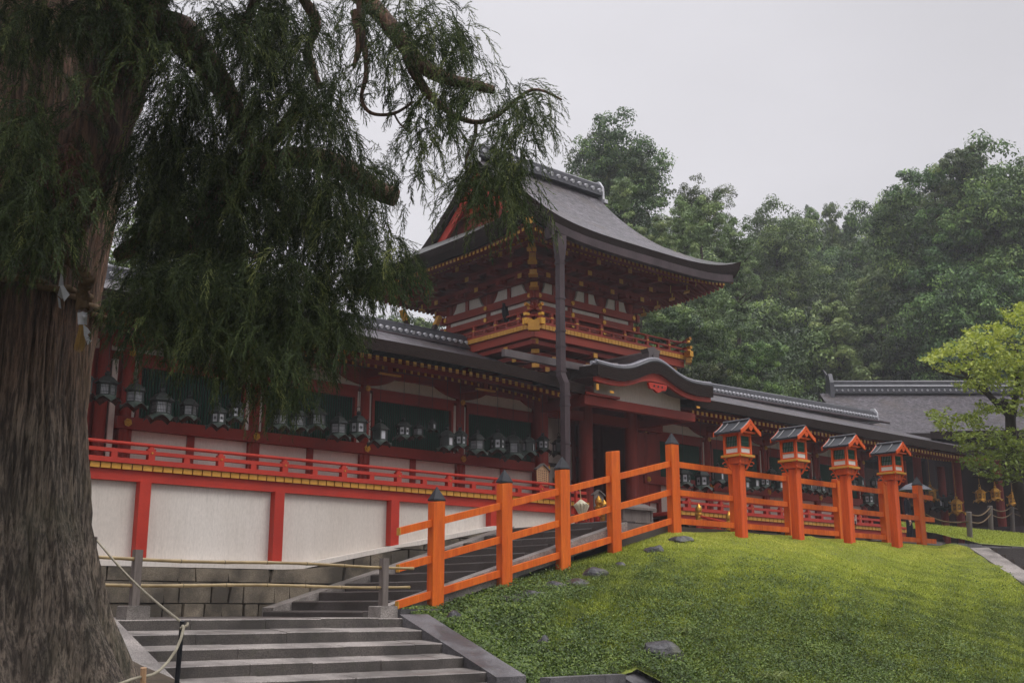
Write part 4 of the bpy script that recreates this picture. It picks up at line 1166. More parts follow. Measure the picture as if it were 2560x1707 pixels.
# ------------------------------------------------------------------ orange fence
fn = thing('orange_fence', 'bright orange three-rail fence with black pointed post caps climbing beside the stairs', 'fence', (20, 16.28, .8))
FP = [(12.50, -.10, 1.86, 1), (14.12, .30, 2.30, 1), (15.65, .70, 2.68, 1), (17.12, 1.12, 3.18, 0), (19.02, 1.50, 3.52, 1), (21.20, 1.66, 3.26, 0), (23.31, 1.68, 3.22, 0), (25.44, 1.66, 3.22, 0), (27.63, 1.66, 3.33, 1), (29.42, 1.66, 3.34, 1)]
for (x, zb, zt_, cap) in FP:
    m = MB(); a, b = .13, .09; y = 16.29
    top = zt_ + (0.03 if x < 19 else 0)
    m.add([(x-a, y-b, zb-.25), (x+a, y-b, zb-.25), (x+a, y+b, zb-.25), (x-a, y+b, zb-.25),
           (x-a, y-b, zt_-.01), (x+a, y-b, top), (x+a, y+b, top), (x-a, y+b, zt_-.01)], [(0,3,2,1), (4,5,6,7), (0,1,5,4), (1,2,6,5), (2,3,7,6), (3,0,4,7)])
    o = m.build('post', ORANGE, fn)
    bv = o.modifiers.new('b', 'BEVEL'); bv.width = .008; bv.segments = 1
    if cap:
        m = MB(); zc = top
        m.add([(x-a-.004, y-b-.004, zc-.015), (x+a+.004, y-b-.004, zc-.015), (x+a+.004, y+b+.004, zc-.015), (x-a-.004, y+b+.004, zc-.015),
               (x-a-.004, y-b-.004, zc+.012), (x+a+.004, y-b-.004, zc+.012), (x+a+.004, y+b+.004, zc+.012), (x-a-.004, y+b+.004, zc+.012), (x, y, zc+.25)],
              [(0,3,2,1), (0,1,5,4), (1,2,6,5), (2,3,7,6), (3,0,4,7), (4,5,8), (5,6,8), (6,7,8), (7,4,8)])
        m.build('post_cap', BLACKM, o)
for (za, zk, ze) in ((1.30, 3.10, 3.02), (.67, 2.48, 2.41), (.05, 1.86, 1.81)):
    xs_ = [11.68, 12.55, 15.65, 19.02]
    m = MB(); m.beam((11.68, 16.29, za), (19.02, 16.29, zk), .085, .125); m.build('rail', ORANGE, fn)
    m = MB(); m.beam((18.95, 16.29, zk-.02), (30.15, 16.29, ze), .085, .125); m.build('rail', ORANGE, fn)
    m = MB(); m.box(11.665, 11.682, 16.24, 16.34, za-.07, za+.06); m.build('rail_end', GOLD, fn)

# ------------------------------------------------------------------ standing orange lanterns
def standing_lantern(x, y, zb, label):
    L = thing('standing_lantern', label, 'lantern', (x, y, zb), 0, 'orange lanterns on posts along the fence')
    def B(m, name, mat, par=L): return m.build(name, mat, par, org=L.location if par is L else None)
    X0, Y0 = x, y
    h = 1.56
    m = MB(); m.box(x-.105, x+.105, y-.105, y+.105, zb-.2, zb+h); o = m.build('post', ORANGE_LAMP, L)
    bv = o.modifiers.new('b', 'BEVEL'); bv.width = .01; bv.segments = 1
    for (dx, dy) in ((1, 1), (1, -1), (-1, 1), (-1, -1)):
        m = MB(); pts = []
        for i in range(9):
            t = i/8; r_ = .10+.17*t**1.3; pts.append((x+dx*r_, y+dy*r_, zb+h-.10+.27*t-.05*math.sin(t*6.28)))
        m.tube(pts, .022, 6)
        cc = (x+dx*.20, y+dy*.20); m.tube([(cc[0]+.045*math.cos(a)*dx, cc[1]+.045*math.cos(a)*dy, zb+h+.02+.045*math.sin(a)) for a in np.linspace(0, 5.2, 9)], .014, 6)
        m.build('scroll_bracket', ORANGE_LAMP, L)
    m = MB(); m.box(x-.17, x+.17, y-.17, y+.17, zb+h+.02, zb+h+.16); m.build('bracket_block', ORANGE_LAMP, L)
    m = MB(); m.box(x-.27, x+.27, y-.27, y+.27, zb+h+.165, zb+h+.215); m.build('shelf', GOLD, L)
    z0 = zb+h+.22; w_ = .195; hb = .47
    fr = MB(); lat = MB(); wp = MB(); pn = MB()
    for dx in (-1, 1):
        for dy in (-1, 1): fr.box(x+dx*w_-.03*(dx < 0)-.03*(dx > 0)+0, x+dx*w_+.0+.03*(dx < 0)+0.0, y+dy*w_-.03, y+dy*w_+.03, z0, z0+hb) if False else fr.box(x+dx*w_-.03, x+dx*w_+.03, y+dy*w_-.03, y+dy*w_+.03, z0, z0+hb)
    for (za, zc) in ((0, .035), (.135, .17), (hb-.06, hb)):
        for s in (-1, 1):
            fr.box(x-w_+.031, x+w_-.031, y+s*w_-.024, y+s*w_+.024, z0+za, z0+zc); fr.box(x+s*w_-.024, x+s*w_+.024, y-w_+.031, y+w_-.031, z0+za, z0+zc)
    for s in (-1, 1):
        wp.box(x-w_+.032, x+w_-.032, y+s*w_-.012, y+s*w_+.012, z0+.036, z0+.134); wp.box(x+s*w_-.012, x+s*w_+.012, y-w_+.032, y+w_-.032, z0+.036, z0+.134)
        pn.box(x-w_+.032, x+w_-.032, y+s*(w_-.03)-.004, y+s*(w_-.03)+.004, z0+.171, z0+hb-.061); pn.box(x+s*(w_-.03)-.004, x+s*(w_-.03)+.004, y-w_+.04, y+w_-.04, z0+.171, z0+hb-.061)
        for k in range(7):
            q = -w_+.04+(2*w_-.08)*(k+.5)/7
            lat.box(x+q-.008, x+q+.008, y+s*w_-.012, y+s*w_+.012, z0+.171, z0+hb-.061); lat.box(x+s*w_-.012, x+s*w_+.012, y+q-.008, y+q+.008, z0+.171, z0+hb-.061)
        lat.box(x-w_+.032, x+w_-.032, y+s*w_-.014, y+s*w_+.014, z0+.275, z0+.29); lat.box(x+s*w_-.014, x+s*w_+.014, y-w_+.032, y+w_-.032, z0+.275, z0+.29)
    o = fr.build('lantern_box', ORANGE_LAMP, L); lat.build('lattice', GREEN, o); wp.build('base_panel', WHITE, o); pn.build('paper_pane', PAPER, o)
    # little gabled roof, ridge along y, gables towards the lawn and the court
    zr = z0+hb
    def rz(d): return zr+.285-.96*d+.66*d*d
    ds = np.linspace(-.355, .355, 17); y0, y1 = y-.37, y+.37
    m = MB(); nn = len(ds)
    vs = [(x+d, yy, rz(abs(d))) for yy in (y0, y1) for d in ds]
    m.add(vs+[(a, b, c-.045) for a, b, c in vs], [(i, i+1, nn+i+1, nn+i) for i in range(nn-1)]+[(2*nn+i, 3*nn+i, 3*nn+i+1, 2*nn+i+1) for i in range(nn-1)]
          +[(i, 2*nn+i, 2*nn+i+1, i+1) for i in range(nn-1)]+[(nn+i, nn+i+1, 3*nn+i+1, 3*nn+i) for i in range(nn-1)]+[(0, nn, 3*nn, 2*nn), (nn-1, 3*nn-1, 4*nn-1, 2*nn-1)])
    rf = m.build('roof', BLACKM, L)
    m = MB(); m.tube([(x, y0-.0, rz(0)+.02), (x, y1, rz(0)+.02)], .03, 8)
    for yy in (y-.36, y-.10, y+.22, y+.36):
        m.tube([(x+d, yy, rz(abs(d))+.010) for d in ds], .014, 6)
    m.build('roof_rolls', TILE, rf)
    for s, yy in ((-1, y0), (1, y1)):
        m = MB()
        for i in range(nn-1):
            a, b = ds[i], ds[i+1]
            m.add([(x+d, q, rz(abs(d))-o_) for q in (yy+s*.004, yy+s*.03) for (d, o_) in ((a, -.012), (b, -.012), (b, .085), (a, .085))], [(0,1,2,3), (7,6,5,4), (0,4,5,1), (2,6,7,3)])
        m.add([(x+.355*e, q, rz(.355)-o_) for e in (-1,) for q in (yy+s*.004, yy+s*.03) for o_ in (-.012, .085)], [(0,1,3,2)])
        m.build('bargeboard', ORANGE_LAMP, rf)
        m = MB(); m.prism([(x-.09, zr+.17), (x+.09, zr+.17), (x+.06, zr+.08), (x, zr+.03), (x-.06, zr+.08)], 'y', yy+s*.0, yy+s*.024) ; m.build('gable_pendant', ORANGE_LAMP, rf)
        m = MB(); m.prism([(x-.22, zr), (x+.22, zr), (x, zr+.24)], 'y', yy-s*.14, yy-s*.12); m.build('gable_board', RED_DARK, rf)
    m = MB(); m.box(x-.23, x+.23, y-.34, y+.34, zr+.0, zr+.03); m.build('eave_board', ORANGE_LAMP, L)
for (x, zb, lb) in ((20.46, 1.55, 'orange post lantern with green lattice standing nearest the gate, first on the fence'), (22.60, 1.62, 'orange post lantern with black roof, second from the gate along the fence'),
                    (24.74, 1.63, 'orange post lantern behind which the deer sign stands, third along the fence'), (26.93, 1.66, 'orange post lantern standing farthest from the gate, beside the person with umbrella')):
    standing_lantern(x, 15.6, zb, lb)

# ------------------------------------------------------------------ hanging bronze lanterns
def hexpt(r, k, rot=0): a = math.pi/3*k+rot; return r*math.cos(a), r*math.sin(a)
def lantern_proto(kind, metal, metal2, paper):
    """about 1 unit high from skirt to finial, hung from the origin"""
    t = thing('hanging_lantern', 'x', 'lantern')
    m = MB(); rt_ = R(8)
    # roof: six curved sides with upturned rim, finial and ring
    prof = [(.34, -.46), (.335, -.43), (.27, -.375), (.20, -.30), (.13, -.255), (.07, -.235), (.06, -.22), (.085, -.19), (.085, -.16), (.05, -.125), (.02, -.10)]
    m.lathe(prof, (0,0,0), 6, rt_)
    for k in range(6):
        a, b = hexpt(.335, k, rt_); c, d_ = hexpt(.40, k, rt_); m.tube([(a*.6, b*.6, -.33), (a, b, -.435), (c, d_, -.40), (c*1.02, d_*1.02, -.36)], [.012, .014, .012, .006], 5)
    rf = m.build('roof', metal, t)
    m = MB(); m.tube([(.085*math.cos(a), 0, -.055+.085*math.sin(a)) for a in np.linspace(-1.2, 4.34, 15)], .010, 6); m.build('ring', metal, rf)
    m = MB(); m.lathe([(.285, -.50), (.285, -.46)], (0,0,0), 6, rt_); m.lathe([(.27, -.80), (.27, -.765)], (0,0,0), 6, rt_)
    for k in range(6):
        a, b = hexpt(.262, k, rt_); m.box(a-.018, a+.018, b-.018, b+.018, -.77, -.50)
    if kind == 0:
        for k in range(6):
            p0 = Vector((*hexpt(.262, k, rt_), 0)); p1 = Vector((*hexpt(.262, k+1, rt_), 0))
            for q in (.2, .36, .52, .68, .84):
                c = p0.lerp(p1, q); m.tube([(c.x, c.y, -.765), (c.x, c.y, -.50)], .0075, 4)
            for z in (-.57, -.70): m.tube([(p0.x, p0.y, z), (p1.x, p1.y, z)], .0075, 4)
    elif kind == 1:
        for k in range(6):
            p0 = Vector((*hexpt(.262, k, rt_), 0)); p1 = Vector((*hexpt(.262, k+1, rt_), 0)); c = p0.lerp(p1, .5)
            dr = (p1-p0).normalized()
            for q in (.12, .88): c2 = p0.lerp(p1, q); m.tube([(c2.x, c2.y, -.765), (c2.x, c2.y, -.50)], .022, 4)
            for a in range(6): e = math.pi/3*a; m.tube([(c.x, c.y, -.635), (c.x+dr.x*.06*math.cos(e), c.y+dr.y*.06*math.cos(e), -.635+.06*math.sin(e))], .012, 4)
    else:
        for k in range(6):
            p0 = Vector((*hexpt(.262, k, rt_), 0)); p1 = Vector((*hexpt(.262, k+1, rt_), 0))
            if k % 2: 
                c = p0.lerp(p1, .5); dr = (p1-p0); m.beam(p0.lerp(p1, .1)+Vector((0,0,-.63)), p0.lerp(p1, .9)+Vector((0,0,-.63)), .02, .27)
            else:
                for q in (.1, .9): c2 = p0.lerp(p1, q); m.tube([(c2.x, c2.y, -.765), (c2.x, c2.y, -.50)], .02, 4)
    bd_ = m.build('frame', metal, t)
    m = MB()
    for k in range(6):
        a, b = hexpt(.243, k, rt_); c, d_ = hexpt(.243, k+1, rt_)
        m.add([(a, b, -.765), (c, d_, -.765), (c, d_, -.50), (a, b, -.50)], [(0,1,2,3)])
    m.build('paper_panes', paper, bd_, recalc=False)
    # flared skirt ending in pointed petals
    m = MB(); vs = []; N2 = 36
    for i, (r, z) in enumerate(((.27, -.80), (.30, -.85), (.36, -.91), (.41, -.955))):
        for k in range(N2):
            a = 2*math.pi*k/N2+rt_; ph = (k % 6)/6.0; e = abs(ph-0)*2 if ph <= .5 else (1-ph)*2   # 0 at a corner, 1 mid-side
            rr = r*(1+.09*(1-e)*(i/3)) ; zz = z+(.105*math.sin(e*math.pi/2)*(i/3)**2) - .045*(1-e)*(i/3)**2
            vs.append((rr*math.cos(a), rr*math.sin(a), zz))
    fs = [(i*N2+k, i*N2+(k+1) % N2, (i+1)*N2+(k+1) % N2, (i+1)*N2+k) for i in range(3) for k in range(N2)]
    m.add(vs, fs); b = len(vs)
    m.add([(x*.985, y*.985, z-.008) for x, y, z in vs], [(f[3], f[2], f[1], f[0]) for f in fs])
    m.add([(0, 0, -.80)]+vs[:N2], [(0, 1+(k+1) % N2, 1+k) for k in range(N2)])
    m.build('skirt', metal2, t, recalc=False)
    m = MB(); m.tube([(0, 0, 0), (0, 0, 1)], .006, 5); m.build('hanging_rod', metal, t)
    return t
protos = [lantern_proto(k, BRONZE, BRONZE_LIGHT, PAPER) for k in range(3)]
GOLDPAPER = painted('gilt_lattice', srgb(150,112,52), srgb(110,80,40), 10, .5)
gproto = lantern_proto(1, GILT, GILT, GOLDPAPER)
used = set()
def ord_(i): return ['first', 'second', 'third', 'fourth', 'fifth', 'sixth', 'seventh', 'eighth', 'ninth', 'tenth', 'eleventh', 'twelfth', 'thirteenth', 'fourteenth', 'fifteenth', 'sixteenth', 'seventeenth', 'eighteenth', 'nineteenth', 'twentieth', 'twenty-first', 'twenty-second', 'twenty-third', 'twenty-fourth', 'twenty-fifth', 'twenty-sixth'][i]
def hang(pr_, pos, size, ztop_, label, group):
    """pos: centre of the lantern body"""
    o = pr_ if pr_.name not in used else copy_tree(pr_)
    used.add(pr_.name)
    o.location = (pos.x, pos.y, pos.z+.635*size); o.scale = (size*.94, size*.94, size)
    o.rotation_euler = (0, 0, random.uniform(-.5, .5))
    o['label'] = label; o['group'] = group
    for c in kids(o):
        if c.name.startswith('hanging_rod'): c.scale = (1/size, 1/size, max(.05, (ztop_-pos.z-.635*size-0)/size))
    return o
# centre pixel of the body, height of the whole lantern in pixels, lattice kind
LEFT = [(205,965,92,1),(266,975,92,0),(337,993,88,0),(403,1020,98,0),(472,1027,78,0),(545,1046,76,1),(590,1032,76,1),(700,1050,78,0),(745,1054,76,0),(793,1050,80,0),(846,1072,80,0),(896,1070,82,1),(949,1088,78,2),(1008,1078,66,1),(1046,1080,50,0),(1080,1066,40,2),(1117,1104,72,2),(1150,1101,64,1),(1193,1113,74,0),(1244,1110,72,1),(1283,1121,84,0),(1321,1118,66,2),(1357,1112,58,1),(1397,1120,58,2)]
desc = {0: 'barred windows', 1: 'emblem windows', 2: 'plain white panes'}
for i, (u, v, hpx, k) in enumerate(LEFT):
    y = 21.25 + (.18 if hpx < 60 else 0) + (.4 if u > 1390 else 0)
    p = atY(u, v, y); dep = p.dot(FW); size = hpx*dep/FPX/.90*.90
    hang(protos[k], p, size, 5.5, 'dark bronze hanging lantern with %s, %s from the cedar trunk' % (desc[k], ord_(i)), 'bronze lanterns hanging under the corridor beside the cedar')
RIGHT = [(1710,1196,64,1),(1756,1203,70,1),(1795,1190,62,2),(1816,1202,50,2),(1864,1212,48,2),(1885,1208,56,2),(1912,1205,50,1),(1929,1190,46,2),(1948,1213,48,2),(2005,1210,46,0),(2020,1214,46,2),(2037,1216,50,0),(2053,1220,48,1),(2076,1226,46,2),(2131,1214,44,0),(2149,1206,42,2),(2171,1248,52,1),(2186,1208,40,0)]
for i, (u, v, hpx, k) in enumerate(RIGHT):
    y = 21.25+random.uniform(-.08, .1)
    p = atY(u, v, y); dep = p.dot(FW); size = hpx*dep/FPX/.90*.90
    hang(protos[k], p, size, 5.5, 'grey-green bronze lantern with %s behind the orange fence, %s from the gate' % (desc[k], ord_(i)), 'bronze lanterns hanging behind the orange fence')
for i, (u, v, hpx) in enumerate(((2327,1236,60),(2392,1268,66),(2451,1240,54),(2489,1237,54),(2532,1250,50))):
    p = atD(u, v, 43.6); size = hpx*43.6/FPX/.9*.74
    hang(gproto, p, size, 6.3, 'gilded hanging lantern in the dark aisle, %s from the orange fence' % ord_(i), 'gold lanterns hanging in the aisle')
for i, (u, v, hpx) in enumerate(((2344,1258,44),(2361,1262,46),(2378,1256,44))):
    p = atD(u, v, 44.2); size = hpx*44.2/FPX/.9
    hang(protos[2], p, size, 6.3, 'dim bronze lantern in the dark aisle, %s of three beside a gold one' % ord_(i), 'bronze lanterns hanging in the aisle')

# ------------------------------------------------------------------ small things by the gate
def gibo(x, y, zb, h, r, label):
    t = thing('rail_end_post', label, 'post', (x, y, zb), 0, 'red posts with gold onion finials at the gate')
    m = MB(); m.lathe([(r, 0), (r, h)], (x, y, zb), 14); m.build('post', RED, t)
    m = MB(); m.lathe([(r*1.12, h-.02), (r*1.12, h+.06), (r*.95, h+.07), (r*.95, h+.20), (r*1.1, h+.21), (r*1.1, h+.24), (r*.7, h+.27), (r*.75, h+.29), (r*1.0, h+.35), (r*.9, h+.42), (r*.35, h+.49), (.004, h+.53)], (x, y, zb), 14); m.build('onion_finial', GILT, t, smooth=False)
    return t
for (u, vt, x, lb) in ((1496, 1238, 20.9, 'red stair post with gold onion finial beside the hung cream umbrella'), (1510, 1248, 20.9, 'smaller gold onion finial post just behind the one beside the cream umbrella'), (1746, 1258, 24.3, 'red post with gold onion finial between the fifth fence post and first orange lantern'), (1822, 1277, 24.3, 'small red post with gold onion finial half hidden by the first orange lantern post')):
    p = atX(u, vt, x); gibo(p.x, p.y, 1.74, p.z-1.74-.53, .095, lb)
for (x, lb) in ((20.35, 'by the hung cream umbrella'), (24.3, 'seen below the rails beside the first orange lantern')):
    t = thing('stair_railing', 'low red sloping stair railing %s' % lb, 'railing', (x, 19.8, 1.74))
    m = MB()
    ya, yb = (20.6, 19.9) if x < 22 else (19.9, 18.95)
    m.tube([(x, ya, 2.42), (x, yb, 2.18)], .04, 8); m.beam((x, ya, 2.16), (x, yb, 1.96), .06, .07); m.beam((x, ya, 1.96), (x, yb, 1.80), .09, .09); m.build('rails', RED, t)
    for q in (.33, .66):
        m = MB(); yy = ya+(yb-ya)*q; m.box(x-.04, x+.04, yy-.04, yy+.04, 1.75, 2.40-.24*q); m.build('baluster', RED, t)
    for yy in (ya, (ya+yb)/2, yb):
        m = MB(); m.tube([(x-.05, yy, 2.0), (x-.07, yy, 2.0)], .03, 8); m.build('rail_stud', GILT, t)
gs = thing('gate_steps', 'grey stone steps under the gate porch', 'steps', (22.6, 20.5, 1.74))
for k in range(3):
    m = MB(); m.box(21.0, 24.2, 20.4+.42*k, 22.1, 1.74, 1.87+.13*k); m.build('step', GRANITE, gs)
b = thing('offering_box', 'long grey wooden offering box with sloping lid under the gate porch', 'box', (21.4, 19.5, 1.74))
bx0, bx1 = atY(1551, 1258, 19.5).x, atY(1628, 1258, 19.5).x
m = MB(); m.prism([(19.45, 1.95), (20.05, 1.95), (20.05, 2.40), (19.45, 2.40)], 'x', bx0+.02, bx1-.03); m.build('box_body', WOOD_GREY, b)
m = MB(); m.prism([(19.36, 2.40), (20.14, 2.40), (20.14, 2.46), (19.75, 2.60), (19.36, 2.46)], 'x', bx0-.06, bx1+.05); m.build('lid', WOOD_GREY, b)
m = MB(); m.box(bx0-.02, bx1+.0, 19.42, 19.45, 2.08, 2.13); m.box(bx0-.02, bx1, 19.42, 20.08, 1.90, 1.95)
for xx in (bx0+.05, bx1-.12): m.box(xx, xx+.08, 19.5, 20.0, 1.74, 1.90)
m.box(bx0+.02, bx0+.08, 19.425, 19.45, 1.95, 2.40); m.box(bx1-.09, bx1-.03, 19.425, 19.45, 1.95, 2.40)
m.build('trim', WOOD_GREY, b)
# closed cream umbrella hung upside down
t = thing('closed_umbrella', 'cream paper umbrella hanging closed, handle up, beside the gate columns', 'umbrella', tuple(atY(1455, 1290, 20.25)))
pt_, pb_ = atY(1449, 1216, 20.25), atY(1457, 1296, 20.25); ax = (pb_-pt_)
m = MB(); m.tube([pt_, pt_+ax*.45], .014, 8); m.tube([pt_+Vector((-.05, 0, .03)), pt_+Vector((.06, 0, .02))], .016, 6); m.build('handle', WOOD_LIGHT, t)
m = MB(); vs = []; n_ = 24
for (q, r) in ((.40, .02), (.52, .20), (.62, .19), (.85, .09), (1.05, .03)):
    c = pt_+ax*q
    for k in range(n_): a = 2*math.pi*k/n_; rr = r*(1 if k % 2 else .72); vs.append((c.x+rr*math.cos(a), c.y+rr*math.sin(a), c.z+(-.05 if q == .52 and k % 2 else 0)))
m.add(vs, [(i*n_+k, i*n_+(k+1) % n_, (i+1)*n_+(k+1) % n_, (i+1)*n_+k) for i in range(4) for k in range(n_)]); m.build('canopy', painted('cream_paper', srgb(222,216,190), srgb(206,198,170), 4, .6), t)
t = thing('umbrella_hook_post', 'thin red post carrying the hung cream umbrella', 'post', (pt_.x, 20.4, 1.74)); m = MB(); m.box(pt_.x-.03, pt_.x+.03, 20.36, 20.42, 1.74, pt_.z+.06); m.beam((pt_.x, 20.42, pt_.z+.03), (pt_.x, 20.2, pt_.z+.03), .03, .03); m.build('hook', RED, t)
# house-shaped wooden notice boards
def notice(x, y, z0, w_, h, mat, label, lines=True):
    t = thing('notice_board', label, 'notice board', (x, y, z0))
    m = MB(); m.prism([(x-w_*.43, z0), (x+w_*.43, z0), (x+w_*.46, z0+h*.72), (x, z0+h*.93), (x-w_*.46, z0+h*.72)], 'y', y-.015, y+.015); o = m.build('board', mat, t)
    m = MB()
    for s in (-1, 1): m.beam((x+s*w_*.54, y, z0+h*.70), (x-s*.01, y, z0+h*.98), .12, .035)
    m.build('little_roof', WOOD_GREY, t)
    m = MB(); m.box(x-.03, x+.03, y+.016, y+.05, 2.64 if z0 > 2.7 else 1.74, z0+h*.5); m.build('stake', WOOD_GREY, t)
    if lines:
        m = MB()
        for c in range(5):
            xx = x-w_*.3+c*w_*.15; z = z0+h*.68
            while z > z0+h*.12:
                l = random.uniform(.025, .05)
                m.box(xx-.016, xx+.016, y-.020, y-.0155, z-l*.35, z); m.box(xx-.004, xx+.004, y-.0204, y-.0159, z-l, z); z -= l+.018
        m.build('brush_writing', INSIDE, o)
p = atY(1356, 1213, 20.95); notice(p.x, 20.95, p.z, .44, .56, WOOD_LIGHT, 'house-shaped pale wooden notice with brush writing standing behind the red veranda railing')
p = atY(1496, 1262, 20.9); notice(p.x, 20.9, p.z-.1, .40, .5, WOOD_GREY, 'small grey wooden notice with carved roof edge behind the gold finial', False)
# paper notices pinned on the right corridor wall
for (u, v, w_, lb) in ((1706, 1232, .34, 'nearest the gate'), (1777, 1241, .42, 'second from the gate'), (1808, 1246, .30, 'third from the gate'), (1943, 1245, .36, 'farthest from the gate')):
    p = atY(u, v, 22.28); m = MB(); m.box(p.x-w_/2, p.x+w_/2, 22.262, 22.275, p.z-.17, p.z+.15)
    o = m.build('paper_notice', painted('cream_notice', srgb(206,196,176), srgb(196,186,166), 5, .7), None, org=Vector((p.x, 22.26, p.z))); tag(o, 'cream paper notice on the corridor wall behind the fence, %s' % lb, 'notice')
# deer warning sign
p0, p1 = atY(2127, 1281, 17.0), atY(2141, 1307, 17.0)
t = thing('warning_sign', 'small white sign with red deer and black characters behind the orange fence', 'sign', (p0.x+.1, 17.0, 1.74))
m = MB(); m.box(p0.x, p1.x, 16.985, 17.0, p1.z-.02, p0.z+.02); o = m.build('sign_plate', WHITE, t)
m = MB(); cx_ = (p0.x+p1.x)/2; m.box(cx_-.02, cx_+.02, 17.002, 17.03, 1.7, p0.z-.1); m.build('pole', BLACKM, t)
zc = p0.z-.06; w_ = (p1.x-p0.x)
m = MB(); m.prism([(cx_-.07, zc-.03), (cx_-.055, zc-.10), (cx_-.045, zc-.10), (cx_-.04, zc-.04), (cx_+.03, zc-.04), (cx_+.035, zc-.10), (cx_+.045, zc-.10), (cx_+.05, zc-.01), (cx_+.085, zc+.03), (cx_+.075, zc+.045), (cx_+.045, zc+.035), (cx_+.03, zc+.005), (cx_-.06, zc+.005)], 'y', 16.978, 16.984); m.build('deer_mark', RED, o)
m = MB()
for k, xx in enumerate((cx_-.05, cx_+.045)):
    for q in range(4): m.box(xx-.032, xx+.032, 16.978, 16.984, zc-.17-q*.028, zc-.158-q*.028)
    m.box(xx-.005, xx+.005, 16.976, 16.983, zc-.262, zc-.148); m.box(xx-.028, xx-.02, 16.976, 16.983, zc-.262, zc-.15)
for q in range(2): m.box(cx_-.08, cx_+.08, 16.978, 16.984, zc-.305-q*.022, zc-.298-q*.022)
m.build('characters', BLACK, o)

# ------------------------------------------------------------------ bamboo fence on the landing
bf = thing('bamboo_fence', 'low fence of two bamboo rails on grey wooden posts closing the landing', 'fence', (8.9, 15.7, -.16))
for x in (6.73, 10.97):
    m = MB(); m.box(x-.055, x+.055, 15.64, 15.76, -.02, .80); o = m.build('post', WOOD_GREY, bf)
    m = MB(); m.prism([(x-.17, -.165), (x+.17, -.165), (x+.165, .015), (x+.14, .03), (x-.14, .03), (x-.165, .015)], 'y', 15.52, 15.88); m.build('stone_foot', GRANITE, o)
for (za, zb, xa, xb) in ((.685, .655, 3.2, 11.58), (.30, .335, 3.4, 11.50)):
    m = MB(); n_ = 60; pts = []; rr = []
    ph = random.uniform(0, 6)
    for i in range(n_+1):
        q = i/n_; x = xa+(xb-xa)*q; pts.append((x, 15.70+.012*math.sin(x*2+ph), za+(zb-za)*q+.012*math.sin(x*1.7+ph)))
        rr.append(.028-.006*q+(.0045 if i % 5 == 0 else 0))
    m.tube(pts, rr, 10); o = m.build('bamboo_rail', BAMBOO, bf, smooth=True)
    m = MB()
    for i in range(0, n_, 5): m.tube([Vector(pts[i])-Vector((.006, 0, 0)), Vector(pts[i])+Vector((.006, 0, 0))], rr[i]+.0015, 10)
    m.build('node_rings', painted('bamboo_node', srgb(96,84,56), srgb(80,70,46), 5), o)

# stakes and rope round the cedar
sr = thing('stake_rope', 'pale rope looped over three thin stakes beside the cedar trunk and stairs', 'rope', tuple(atD(455, 1700, 9.6)))
A0, A1 = atD(239, 1341, 12.2), atD(222, 1560, 12.2)
B0, B1 = atD(456, 1551, 9.6), atD(440, 1730, 9.6); C0, C1 = atD(359, 1668, 8.8), atD(356, 1760, 8.8)
m = MB(); m.tube([A0, A0+(A1-A0)*1.5], .022, 8); m.build('stake', WOOD_LIGHT if False else WOOD_GREY, sr)
m = MB(); m.tube([B0, B0+(B1-B0)*2], .022, 8); m.build('stake', BLACKM, sr)
m = MB(); m.tube([C0, C0+(C1-C0)*3.5], .024, 8); m.build('stake', WOOD_LIGHT, sr)
m = MB(); Ra = atD(242, 1350, 12.2); Rb = atD(452, 1553, 9.6); m.tube([Ra+(Rb-Ra)*(i/16)+Vector((0, 0, -.05*math.sin(math.pi*i/16))) for i in range(17)], .011, 8)
m.tube([atD(150, 1345, 12.4), Ra], .011, 8)
Rc = [atD(u, v, 9.6-.8*i/8) for i, (u, v) in enumerate(((456, 1562), (459, 1570), (452, 1596), (440, 1624), (420, 1653), (400, 1674), (382, 1685), (366, 1689), (356, 1690)))]
m.tube(Rc, .012, 8); m.tube([Rc[-1], atD(330, 1697, 8.7), atD(290, 1712, 8.6), atD(220, 1745, 8.5)], .012, 8)
m.tube([B0+Vector((-.03, -.03, -.06)), B0+Vector((.03, -.03, -.04)), B0+Vector((.05, 0, -.02))], .012, 6)
m.build('rope_line', ROPE, sr)

# rope fence by the small lawn
rf = thing('rope_fence', 'grey wooden posts joined by two slack ropes round the small lawn', 'fence', (34, 17.5, 1.9))
pp = []
for (u, vt, vb) in ((2424, 1279, 1344), (2477, 1264, 1325), (2531, 1262, 1318), (2590, 1262, 1316)):
    q = hit(u, vb, lambda x, y: float(lawn(x, y)) if y > 16.6 else -9, 30, 60); dep = q.dot(FW); top = atD(u-2, vt, dep)
    m = MB(); m.tube([(q.x, q.y, q.z-.2), (top.x, top.y, top.z)], .085, 10); m.build('post', WOOD_GREY, rf); pp.append((q, top))
pp = [(None, atD(2262, 1250, 36))]+pp
for lv in (.06, .30):
    m = MB()
    for (a, b) in zip(pp[:-1], pp[1:]):
        A_, B_ = a[1]-Vector((0, 0, lv if a[0] else 0)), b[1]-Vector((0, 0, lv))
        if a[0] is None and lv < .2: continue
        m.tube([A_+(B_-A_)*(i/12)+Vector((0, 0, -(.16 if a[0] else .28)*math.sin(math.pi*i/12))) for i in range(13)], .022, 6)
    m.build('rope_line', ROPE if False else STRAW, rf)

